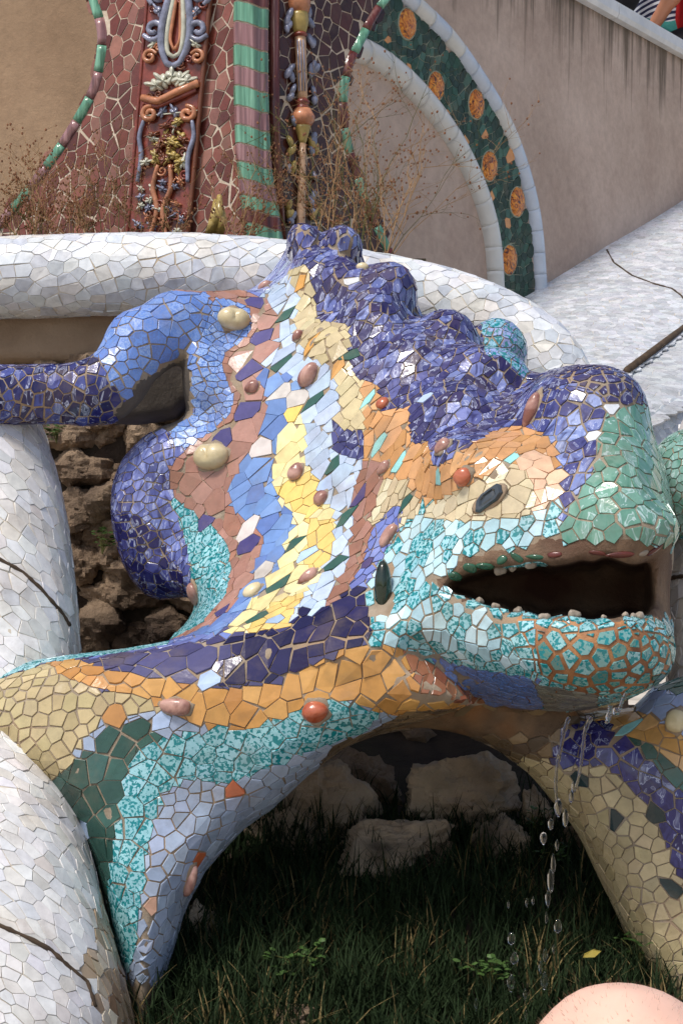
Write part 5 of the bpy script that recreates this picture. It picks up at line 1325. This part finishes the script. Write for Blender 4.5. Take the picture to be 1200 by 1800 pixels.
def spiral(u, v, r, mat, turn=1, ph=0.0, rad=0.006):
    pts = [(u+turn*r/54*(1-t*.8)*math.cos(ph+t*8.5), v+r*(1-t*.8)*math.sin(ph+t*8.5)) for t in np.linspace(0, 1, 10)]
    ptube(pts, rad, mat)
r_ = random.Random(77)
for k in range(30):                              # shallow carved ground
    spiral(r_.uniform(-.85, .85), r_.uniform(-50, 425), r_.uniform(6, 11), r_.choice(['redclay']*3+['orangeglaze','copper']), r_.choice((-1, 1)), r_.uniform(0, 6), 0.004)
for sgn in (-1, 1):
    ptube([(0.0,-50),(sgn*.30,-5),(sgn*.46,45),(sgn*.42,82),(sgn*.2,112),(0.0,116)], 0.013, 'blueglaze')
    ptube([(sgn*.05,-40),(sgn*.2,20),(sgn*.26,62),(sgn*.2,92),(0,100)], 0.009, 'paleglaze')
    ptube([(sgn*.04,-20),(sgn*.13,40),(sgn*.15,70),(0,88)], 0.006, 'orangeglaze')
    spiral(sgn*.72, 52, 20, 'blueglaze', sgn, 0.5, 0.010); spiral(sgn*.70, -8, 18, 'blueglaze', -sgn, 2.0, 0.010); spiral(sgn*.78, 100, 13, 'orangeglaze', sgn, 3.6, 0.007)
    pleaf(sgn*.62, 20, 15, 8, 'blueglaze', 90-sgn*35); pleaf(sgn*.7, 78, 13, 7, 'paleglaze', 90+sgn*50); pleaf(sgn*.35, -28, 15, 8, 'blueglaze', 90+sgn*20)
for u, v, a in [(0,134,90),(-.28,142,140),(.28,138,40),(-.5,150,170),(.5,142,15)]: pleaf(u, v, 18, 12, 'paleglaze', a, 5, 0.010, 0.016)
mb = MB(); mb.tube([panel_pt(-.9,172,.010), panel_pt(-.42,178,.02), panel_pt(-.36,178,.02), panel_pt(.2,162,.022), panel_pt(.9,146,.010)], 0.012, 8); mb.obj('ledge', M['orangeglaze'], pier, True)
mb = MB(); mb.tube([panel_pt(-.8,182,.006), panel_pt(-.38,188,.012), panel_pt(.3,172,.012), panel_pt(.85,158,.006)], 0.008, 8); mb.obj('ledge', M['redclay'], pier, True)
for sgn in (-1, 1): spiral(sgn*.62, 200, 15, 'orangeglaze', sgn, 4.5, 0.009); pleaf(sgn*.2, 196, 14, 8, 'blueglaze', 90+sgn*30)
for k in range(34):
    v = r_.uniform(212, 300); u = r_.gauss(0, .33)+(.05 if v < 250 else 0); pleaf(max(-.8, min(.8, u)), v, r_.uniform(9, 15), r_.uniform(6, 9), r_.choice(['olive','olive','olive','paleglaze','copper']), r_.uniform(0, 360), 5, r_.uniform(.004, .014))
for sgn in (-1, 1): ptube([(sgn*.8,212),(sgn*.9,240),(sgn*.78,275),(sgn*.84,320)], 0.008, 'blueglaze'); ptube([(sgn*.2,290),(sgn*.3,330),(sgn*.1,370),(sgn*.3,420)], 0.009, 'orangeglaze')
for k in range(26):
    v = r_.uniform(318, 420); pleaf(r_.uniform(-.8, .8), v, r_.uniform(8, 13), r_.uniform(5, 8), r_.choice(['blueglaze','blueglaze','paleglaze','orangeglaze']), r_.uniform(0, 360), 5)
for v in (-10, 200): ptube([(-.95,v+4),(0,v),(.95,v-6)], 0.0025, 'paleglaze', 'panel_joint')
# candelabrum relief on the shaded face
cx = lambda y: 524+8*math.sin(y/150)
prof = [(-60,20),(-20,22),(8,24),(18,22),(24,18),(40,18),(58,12),(62,15),(66,11),(160,10),(174,10),(180,15),(186,11),(192,16),(206,24),(214,22),(222,16),(240,10),(252,6),(300,7),(340,8),(430,10)]
M['creamclay'] = plain_mat('cream_clay', (186, 150, 118), .25, .5, .3, 26, .4)
for y0, y1, mt in ((-60,24,'orangeglaze'),(24,58,'olive'),(58,66,'redclay'),(66,174,'creamclay'),(174,192,'redclay'),(192,222,'orangeglaze'),(222,252,'olive'),(252,430,'creamclay')):
    ys_ = np.linspace(y0, y1, 8); rr_ = np.interp(ys_, [p[0] for p in prof], [p[1] for p in prof])
    mb = MB(); mb.tube([at(cx(y), y, PRD(524)-0.008) for y in ys_], [r*4.5/F*.92 for r in rr_], 14); mb.obj('candelabrum', M[mt], pier, True)
for dx in (-5, 0, 5):
    mb = MB(); mb.tube([at(cx(y)+dx, y, PRD(524)-0.01-0.0175+abs(dx)*.0004) for y in (70,110,160)], 0.002, 5); mb.obj('flute', M['blueglaze'], pier, True)
for k in range(40):
    y = rng.uniform(20, 400); sd_ = rng.choice((-1, 1)); x = cx(y)+sd_*rng.uniform(15, 24); c = at(x, y, PRD(x)-0.012); kk = 4.5/F
    a = rng.uniform(50, 130); e1 = CR*math.cos(R(a))+CU*math.sin(R(a)); e2 = CU*math.cos(R(a))-CR*math.sin(R(a))
    mb = MB(); mb.blob(c, (e1*rng.uniform(9, 15)*kk, e2*rng.uniform(5, 7)*kk, VIEWDIR(c)*0.016), 10, 7); mb.obj('leaf', M['blueglaze' if y < 240 or rng.random() < .4 else 'olive'], pier, True)
# pale broken hand-like fragment at the foot of the pier
mb = MB()
for dx, dy, r in ((0,0,9),(9,-8,8),(14,8,8),(-6,14,7)): mb.tube([at(372+dx, 408+dy*.3, 4.2), at(378+dx, 382+dy, 4.18), at(380+dx*.6, 352+dy, 4.2)], [r*4.2/F, r*4.2/F, r*2.4/F], 8)
tag(mb.obj('ceramic_fragment', M['olive'], None, True), 'pale broken ceramic fragment leaning at the foot of the pier', 'fragment')

# ------------------------------------------------------------------ dry weeds on the terrace
M['drystem'] = plain_mat('dry_stem', (166, 132, 94), 0.8, 0.3, 0.25, 60, 0.2); M['seedhead'] = plain_mat('seed_head', (122, 82, 56), 0.8, 0.3, 0.3, 60, 0.2); M['greenstem'] = plain_mat('green_stem', (92, 92, 50), 0.8, 0.3, 0.25, 60, 0.2)
def weed(x0, x1, ybase, h0, h1, D0, D1, n, label, seed):
    r_ = random.Random(seed); st = MB(); gs = MB(); hd = MB()
    base = at((x0+x1)/2, ybase, (D0+D1)/2); t = empty('dry_weed', tuple(base), label, 'plant', 'dry weeds behind the basin rim')
    def twig(p, d, L, r, lev, mbx):
        pts = [p]; q = p.copy(); d = d.normalized()
        for k in range(4):
            d = (d+Vector((r_.gauss(0, .16), r_.gauss(0, .16), r_.gauss(0, .10)+0.02))).normalized(); q = q+d*L/4; pts.append(q.copy())
            if lev < 3 and r_.random() < (0.85 if lev < 2 else 0.7):
                twig(q, d+Vector((r_.gauss(0, .7), r_.gauss(0, .5), r_.gauss(0.1, .4))), L*r_.uniform(.35, .6), r*.65, lev+1, mbx)
        mbx.tube(pts, [r*(1-.15*k) for k in range(5)], 3, False)
        if lev >= 1 and r_.random() < .62:
            s = r_.uniform(.0020, .0036); hd.blob(q, (Vector((s, 0, 0)), Vector((0, s, 0)), Vector((0, 0, s*1.2))), 5, 3)
    for k in range(n):
        x = r_.uniform(x0, x1); D = r_.uniform(D0, D1); p = at(x, ybase, D); u = (x-x0)/(x1-x0)
        twig(p, Vector((r_.gauss((u-.5)*.5, .3), r_.gauss(0, .25), 1)), r_.uniform(h0, h1), r_.uniform(.0012, .0022), 0, gs if r_.random() < .2 else st)
    [tag(o_, kind='stuff') for o_ in (st.obj('stems', M['drystem'], t), gs.obj('green_stems', M['greenstem'], t), hd.obj('seed_heads', M['seedhead'], t))]
weed(60, 440, 440, 0.08, 0.26, 3.72, 4.15, 42, 'reddish brown dry weed with tiny seed heads left of the striped pier edge', 61)
weed(545, 690, 450, 0.14, 0.42, 3.72, 4.1, 32, 'tall wiry dry weed with dark seed dots right of the pier', 62)
weed(-30, 90, 430, 0.08, 0.22, 3.8, 4.1, 14, 'sparse dry weed at the left edge above the white rim', 63)

# ------------------------------------------------------------------ grass and small plants in the bed
M['grass'] = plain_mat('dark_grass', (34, 48, 26), 0.8, 0.15, 0.35, 30, 0.0); M['straw'] = plain_mat('dry_grass', (120, 104, 68), 0.8, 0.2, 0.3, 30, 0.0)
def grass_field(n, name, mat, seed, lo, hi, mask):
    r_ = random.Random(seed); V = []; Fc = []; tuft = []
    while len(tuft) < n//9:
        x, y = r_.uniform(250, 1180), r_.uniform(1390, 1900); D = 3.3-(y-1395)/(1800-1395)*0.8
        if y > 1800: D = 2.5-(y-1800)/100*0.2
        if r_.random() > mask(x, y): continue
        tuft.append((x, D))
    for x, D in tuft:
        b = at(x, 900, D)
        for k in range(9):
            X = b.x+r_.gauss(0, .022); Y = b.y+r_.gauss(0, .022); p = Vector((X, Y, bed_z(X, Y)-.004))
            a = r_.uniform(0, 6.28); ln = r_.uniform(lo, hi); lean = r_.uniform(.15, .9); dv = Vector((math.cos(a), math.sin(a), 0)); sd_ = Vector((-math.sin(a), math.cos(a), 0))*r_.uniform(.0018, .0040)
            c = len(V); 
            for t in (0, .35, .7, 1):
                q = p+Vector((0, 0, ln*(t-.35*lean*t*t)))+dv*ln*lean*t*t; w = sd_*(1-t*.92); V += [tuple(q-w), tuple(q+w)]
            Fc += [(c, c+1, c+3, c+2), (c+2, c+3, c+5, c+4), (c+4, c+5, c+7, c+6)]
    o = mesh_obj(name, V, Fc, mat); return o
dens = lambda x, y: (1.0 if 400 < x < 900 else 0.75)*(0.35 if y < 1470 else 1.0)
tag(grass_field(12000, 'grass', M['grass'], 71, .05, .14, dens), 'dark green grass growing in the shaded bed under the lizard', 'grass', kind='stuff')
tag(grass_field(1000, 'dry_grass', M['straw'], 72, .05, .13, dens), 'scattered straw coloured dry blades among the dark grass', 'grass', kind='stuff')
M['leaf'] = plain_mat('weed_leaf', (62, 88, 40), 0.5, 0.4, 0.3, 30, 0.0); M['yleaf'] = plain_mat('yellow_leaf', (150, 134, 60), 0.5, 0.4, 0.25, 30, 0.0)
def herb(x, y, D, n, size, label, seed, spread=0.05, mat='leaf'):
    r_ = random.Random(seed); p = at(x, y, D); t = empty('small_weed', tuple(p), label, 'plant', 'small leafy weeds round the fountain'); lv = MB(); st = MB()
    for k in range(n):
        a = r_.uniform(0, 6.28); q = p+Vector((math.cos(a)*spread*r_.random(), math.sin(a)*spread*r_.random(), r_.uniform(0, spread))); st.tube([p-Vector((0, 0, .02)), (p+q)/2+Vector((0, 0, .008)), q], .0012, 4, False)
        for j in range(4 if n > 1 else 1):
            b = r_.uniform(0, 6.28) if n > 1 else 0.5; d = Vector((math.cos(b), math.sin(b), r_.uniform(-.1, .6))).normalized(); s = d.cross(Vector((0, 0, 1))).normalized()*size*.35; L = size*r_.uniform(.7, 1.2)
            c = q+Vector((r_.gauss(0, .006), r_.gauss(0, .006), r_.gauss(0, .006))); u = Vector((0, 0, size*.12))
            lv.add([c, c+d*L*.35+s-u*.4, c+d*L*.75+s*.7, c+d*L-u, c+d*L*.75-s*.7, c+d*L*.35-s-u*.4, c+d*L*.5+u], [(0, 1, 6), (1, 2, 6), (2, 3, 6), (3, 4, 6), (4, 5, 6), (5, 0, 6)])
    tag(lv.obj('leaves', M[mat], t), kind='stuff'); tag(st.obj('stems', M['greenstem'], t), kind='stuff')
herb(860,1730,2.52,12,.02,'leafy green weed left of the lowest water drops',81,.05)
herb(1120,1690,2.6,10,.02,'low leafy weed beside the foot of the far front leg',82,.05)
herb(975,1510,2.95,8,.018,'small bright weed growing at the falling water',83,.03)
herb(940,1450,3.05,6,.016,'tiny weed on the light rock chip',84,.03)
herb(180,960,3.6,7,.022,'dim green weed growing from the rock wall',85,.04)
herb(100,765,3.5,7,.018,'small weed in the rock wall below the hind foot',86,.03)
herb(530,1710,2.55,9,.02,'weed at the lower left of the grass bed',87,.05)
herb(1018,1697,2.45,1,.04,'single yellowish leaf lying near the bare pink skin',88,.004,'yleaf')

# ------------------------------------------------------------------ falling water
def water_mat():
    m, nt, b = new_mat('water'); b.inputs['Base Color'].default_value = (0.95, 0.97, 1, 1); b.inputs['Transmission Weight'].default_value = 1.0
    b.inputs['Roughness'].default_value = 0.03; b.inputs['IOR'].default_value = 1.33; return m
M['water'] = water_mat()
def drops(pts, D, label, name='falling_water', lines=()):
    t = empty(name, tuple(at(pts[0][0], pts[0][1], D)), label, 'water'); kk = D/F
    for L in lines:
        P = smooth_line(L, 26); mb = MB(); mb.tube([at(x, y, D) for x, y in P], [(.0028+.0022*abs(math.sin(i*1.1))*rng.random())*(1-.3*i/26) for i in range(26)], 8); mb.obj('trickle', M['water'], t, True)
    for x, y, rx, ry in pts:
        c = at(x, y, D+rng.uniform(-.02, .02)); ph = rng.uniform(0, 6); mb = MB()
        mb.blob(c, (CR*rx*kk*.85, VIEWDIR(c)*rx*kk*.85, CU*ry*kk*1.25), 16, 12, lambda d: 1+.10*math.sin(2*d[0]+ph)+.10*math.sin(3*d[2]+ph)); mb.obj('drop', M['water'], t, True)
drops([(980,1420,8,13),(967,1449,6,8),(954,1474,7,9),(978,1486,4,8),(972,1518,5,14),(967,1548,7,17),(962,1580,6,12),(960,1612,3,9),(958,1678,5,10),(949,1700,4,9),(956,1724,8,13),(898,1650,8,9),(904,1684,8,9),(897,1728,8,13),(922,1748,4,8),(836,1765,4,9),(980,1628,8,10),(972,1668,3,6),(925,1587,3,7),(936,1584,3,6),(893,1590,2,6),(924,1785,3,8)], 2.38,
      'chain of falling water drops below the lower jaw, nearest the grass', lines=[[(1000,1258),(992,1282),(984,1320),(978,1350),(976,1380),(978,1410)]])
drops([(993,1438,6,13),(1004,1400,5,9),(1007,1384,4,8)], 2.38, 'short twisted trickle of water in front of the purple far leg', lines=[[(1040,1258),(1028,1284),(1024,1312),(1020,1345),(1014,1375),(1008,1392)]])
drops([(1083,1250,8,6),(1068,1262,6,7)], 2.37, 'small clear drip clinging under the tip of the jaw', lines=[[(1100,1218),(1092,1235),(1086,1254)],[(1072,1240),(1070,1258),(1064,1272)]])

# ------------------------------------------------------------------ people
def skin_mat(name, c):
    m, nt, b = new_mat(name); geo = N(nt, 'ShaderNodeNewGeometry')
    n1 = noise(nt, 18, 4, geo.outputs['Position']); c1 = lin(c); r1 = ramp(nt, n1.outputs[0], [(.3, tuple(x*.9 for x in c1)), (.7, tuple(min(1, x*1.06) for x in c1))])
    n2 = noise(nt, 75, 1, geo.outputs['Position']); r2 = ramp(nt, n2.outputs[0], [(.745, (0, 0, 0)), (.77, (.7, .7, .7))])
    out = mix(nt, r2.outputs[0], r1.outputs[0], lin((150, 96, 76)))
    nt.links.new(out, b.inputs['Base Color']); b.inputs['Roughness'].default_value = .5; b.inputs['Subsurface Weight'].default_value = .15; b.inputs['Subsurface Radius'].default_value = (.012, .005, .003); b.inputs['Subsurface Scale'].default_value = .6
    n3 = noise(nt, 400, 3, geo.outputs['Position']); bump(nt, b, n3.outputs[0], .12, .002); return m
M['skin'] = skin_mat('fair_skin', (232, 188, 166)); M['tan'] = skin_mat('tan_skin', (166, 112, 84))
def cloth(name, c): return plain_mat(name, c, .85, .2, .12, 60, .3)
def body_field(joints, links, h=.016, pad=.16, fatten=0.0):
    """joints: name -> (world xyz, radius); links: pairs"""
    pos = {k: np.array(Vector(v[0])-CAM)@ROT for k, v in joints.items()}
    for k in pos: pos[k] = pos[k]*np.array((1, 1, -1))
    A = np.array(list(pos.values())); lo = A.min(0)-pad; hi = A.max(0)+pad; lo[2] = max(lo[2], .2)
    f = Field(lo[0], hi[0], lo[1], hi[1], lo[2], hi[2], h)
    for a, b in links:
        pa, pb = pos[a], pos[b]; ra, rb = joints[a][1]+fatten, joints[b][1]+fatten
        ab = pb-pa; L = float(ab@ab)+1e-9; t = np.clip(((f.x-pa[0])*ab[0]+(f.y-pa[1])*ab[1]+(f.d-pa[2])*ab[2])/L, 0, 1)
        d = np.sqrt((f.x-pa[0]-t*ab[0])**2+(f.y-pa[1]-t*ab[1])**2+(f.d-pa[2]-t*ab[2])**2)-(ra+(rb-ra)*t); f.join(d, 1, .04 if fatten == 0 else .05)
    W, Q, L = f.mesh(); return W, Q
# person standing in front of the fountain, back to us; only the bare crown shows
hc = at(1096, 1762, 1.42)
hx, hy, ht = hc.x, hc.y, hc.z
def P(x, y, z): return (hx+x, hy+y, z)
J = {'crown': (P(0,.0,ht-.098),.098), 'face': (P(-.01,.035,ht-.15),.082), 'chin': (P(-.01,.05,ht-.205),.045), 'neck': (P(0,-.01,ht-.27),.058), 'chest': (P(0,-.01,ht-.42),.13), 'belly': (P(0,0,ht-.62),.125), 'hip': (P(0,0,ht-.82),.13)}
for s, n_ in ((-1, 'l'), (1, 'r')):
    J['sh'+n_] = (P(s*.19,-.01,ht-.36),.062); J['el'+n_] = (P(s*.25,.0,ht-.66),.045); J['wr'+n_] = (P(s*.25,.06,ht-.90),.03); J['pt'+n_] = (P(s*.25,.07,ht-.97),.034)
    J['th'+n_] = (P(s*.09,0,ht-.88),.085); J['kn'+n_] = (P(s*.10,.01,ht-1.25),.058); J['an'+n_] = (P(s*.10,-.02,ht-1.62),.042); J['to'+n_] = (P(s*.11,.13,.035),.034)
    for q in range(4): J[f'f{q}'+n_] = (P(s*.25+(q-1.5)*.018, .085, ht-1.055+abs(q-1.5)*.008), .009)
    J['tb'+n_] = (P(s*.25-s*.045, .10, ht-1.0), .010); J['ear'+n_] = (P(s*.098, .01, ht-.14), .016); J['ear2'+n_] = (P(s*.10, .005, ht-.165), .012)
J['lobe'] = (P(-.062,-.03,ht-.115),.055); J['nose'] = (P(-.01,.125,ht-.155),.014); J['nose2'] = (P(-.01,.115,ht-.125),.009)
K = [('crown','lobe'),('crown','face'),('face','chin'),('chin','neck'),('crown','neck'),('neck','chest'),('chest','belly'),('belly','hip'),('nose','nose2')]
for n_ in 'lr': K += [('neck','sh'+n_),('sh'+n_,'chest'),('sh'+n_,'el'+n_),('el'+n_,'wr'+n_),('wr'+n_,'pt'+n_),('hip','th'+n_),('th'+n_,'kn'+n_),('kn'+n_,'an'+n_),('an'+n_,'to'+n_),('pt'+n_,'tb'+n_),('ear'+n_,'ear2'+n_)]+[('pt'+n_, f'f{q}'+n_) for q in range(4)]
W, Q = body_field(J, K, .012)
person = mesh_obj('person', W, Q, M['skin'], None, True); tag(person, 'person whose bare pink rounded skin rises over the bottom right corner', 'person')
K2 = [k for k in K if k[0] in ('chest','belly') or k == ('hip','thl') or k == ('hip','thr') or k[0] in ('shl','shr') and k[1] == 'chest']
W2, Q2 = body_field({k: v for k, v in J.items() if k in ('chest','belly','hip','shl','shr')}, [('chest','belly'),('belly','hip'),('shl','chest'),('shr','chest')], .014, .2, .012)
M['navycloth'] = cloth('navy_cloth', (44, 52, 72)); mesh_obj('shirt', W2, Q2, M['navycloth'], person, True)
W2, Q2 = body_field({k: v for k, v in J.items() if k in ('hip','thl','thr','knl','knr','anl','anr')}, [('hip','thl'),('hip','thr'),('thl','knl'),('thr','knr'),('knl','anl'),('knr','anr')], .014, .2, .014)
M['greycloth'] = cloth('grey_cloth', (84, 82, 78)); mesh_obj('trousers', W2, Q2, M['greycloth'], person, True)
# fine down on the skin
cb = BVHTree.FromPolygons([tuple(v) for v in W], [tuple(q) for q in Q.tolist()]); hb = MB(); r_ = random.Random(5)
for k in range(1000):
    d = Vector((r_.gauss(0, 1), r_.gauss(0, 1), abs(r_.gauss(0, 1)))).normalized(); c = Vector(P(0, 0, ht-.098)); loc, n, fi, ds = cb.ray_cast(c, d)
    if loc is None: continue
    n = d; s = n.orthogonal().normalized()*.00020; e = loc+(n+Vector((r_.gauss(0, .4), r_.gauss(0, .4), 0))).normalized()*r_.uniform(.003, .008); hb.add([loc-s, loc+s, e], [(0, 1, 2)])
tag(hb.obj('hair_down', plain_mat('fine_hair', (120, 84, 62), .6), person), kind='stuff')

# two people sitting beyond the coping
def stripes():
    m, nt, b = new_mat('striped_cloth'); geo = N(nt, 'ShaderNodeNewGeometry'); mp = N(nt, 'ShaderNodeMapping'); nt.links.new(geo.outputs['Position'], mp.inputs[0]); mp.inputs['Rotation'].default_value = (0, .25, 0)
    w = N(nt, 'ShaderNodeTexWave', wave_type='BANDS', bands_direction='Z'); w.inputs['Scale'].default_value = 11; w.inputs['Distortion'].default_value = 1.2; w.inputs['Detail'].default_value = 1; nt.links.new(mp.outputs[0], w.inputs['Vector'])
    r = ramp(nt, w.outputs[0], [(.5, lin((30, 32, 66))), (.58, lin((196, 198, 206)))]); nt.links.new(r.outputs[0], b.inputs['Base Color']); b.inputs['Roughness'].default_value = .9; return m
M['stripes'] = stripes(); M['teal'] = cloth('teal_cloth', (48, 112, 108)); M['redcloth'] = cloth('red_cloth', (150, 22, 24)); M['black'] = cloth('black_cloth', (22, 20, 24)); M['hairdark'] = plain_mat('dark_hair', (40, 28, 20), .5, .4, .3, 90, .4)
def sitter(px, py, D, lean, shirt, pants, label, skin='tan'):
    o = at(px, py, D)
    rt = dirc.copy(); rt.z = 0; rt.normalize(); fw = -wn_        # sits along the wall, facing away from us
    def q(a, f_, z): return o+rt*a+fw*f_+Vector((0, 0, z))
    J = {'hip': (q(0,0,0),.14), 'belly': (q(lean*.3,0,.18),.13), 'chest': (q(lean*.8,0,.40),.135), 'neck': (q(lean,0,.60),.055), 'head': (q(lean,.02,.74),.092), 'chin': (q(lean,.06,.67),.05)}
    for s, n_ in ((-1, 'l'), (1, 'r')):
        J['sh'+n_] = (q(lean*.9+s*.18,0,.50),.06); J['el'+n_] = (q(lean*.6+s*.27,.05,.24),.045); J['wr'+n_] = (q(s*.2,.24,.08),.032); J['pt'+n_] = (q(s*.17,.31,.07),.034)
        J['th'+n_] = (q(s*.10,.06,-.01),.09); J['kn'+n_] = (q(s*.13,.45,.0),.065); J['an'+n_] = (q(s*.12,.47,-.40),.045); J['to'+n_] = (q(s*.13,.60,-.45),.035)
    K = [('hip','belly'),('belly','chest'),('chest','neck'),('neck','head'),('head','chin')]
    for n_ in 'lr': K += [('neck','sh'+n_),('sh'+n_,'chest'),('sh'+n_,'el'+n_),('el'+n_,'wr'+n_),('wr'+n_,'pt'+n_),('hip','th'+n_),('th'+n_,'kn'+n_),('kn'+n_,'an'+n_),('an'+n_,'to'+n_)]
    W, Q = body_field(J, K, .02); p = mesh_obj('person', W, Q, M[skin], None, True); tag(p, label, 'person')
    W, Q = body_field({k: J[k] for k in ('hip','belly','chest','shl','shr','ell','elr')}, [('hip','belly'),('belly','chest'),('shl','chest'),('shr','chest')], .02, .2, .014); mesh_obj('shirt', W, Q, M[shirt], p, True)
    W, Q = body_field({k: J[k] for k in ('hip','thl','thr','knl','knr')}, [('hip','thl'),('hip','thr'),('thl','knl'),('thr','knr')], .02, .2, .022); mesh_obj('shorts', W, Q, M[pants], p, True)
    W, Q = body_field({'head': (q(lean,-.01,.76),.1), 'b': (q(lean,-.04,.70),.085)}, [('head','b')], .016, .2); mesh_obj('hair', W, Q, M['hairdark'], p, True)
sitter(1165, 76, WD(1165)+.75, -.05, 'stripes', 'teal', 'seated person in navy and white striped shirt and teal shorts beyond the coping')
sitter(1234, 92, WD(1234)+.22, -.02, 'redcloth', 'black', 'person in a red top at the far upper right corner', 'tan')
mb = MB(); c = at(1084, -22, WD(1084)+.25); mb.blob(c, (CR*.13, VIEWDIR(c)*.1, CU*.16), 18, 12, lambda d: 1+.06*math.sin(6*d[0])); tag(mb.obj('bag', M['black'], None, True), 'black bag resting on the coping beside the striped shirt', 'bag')
print('all', _t.time()-_t0)
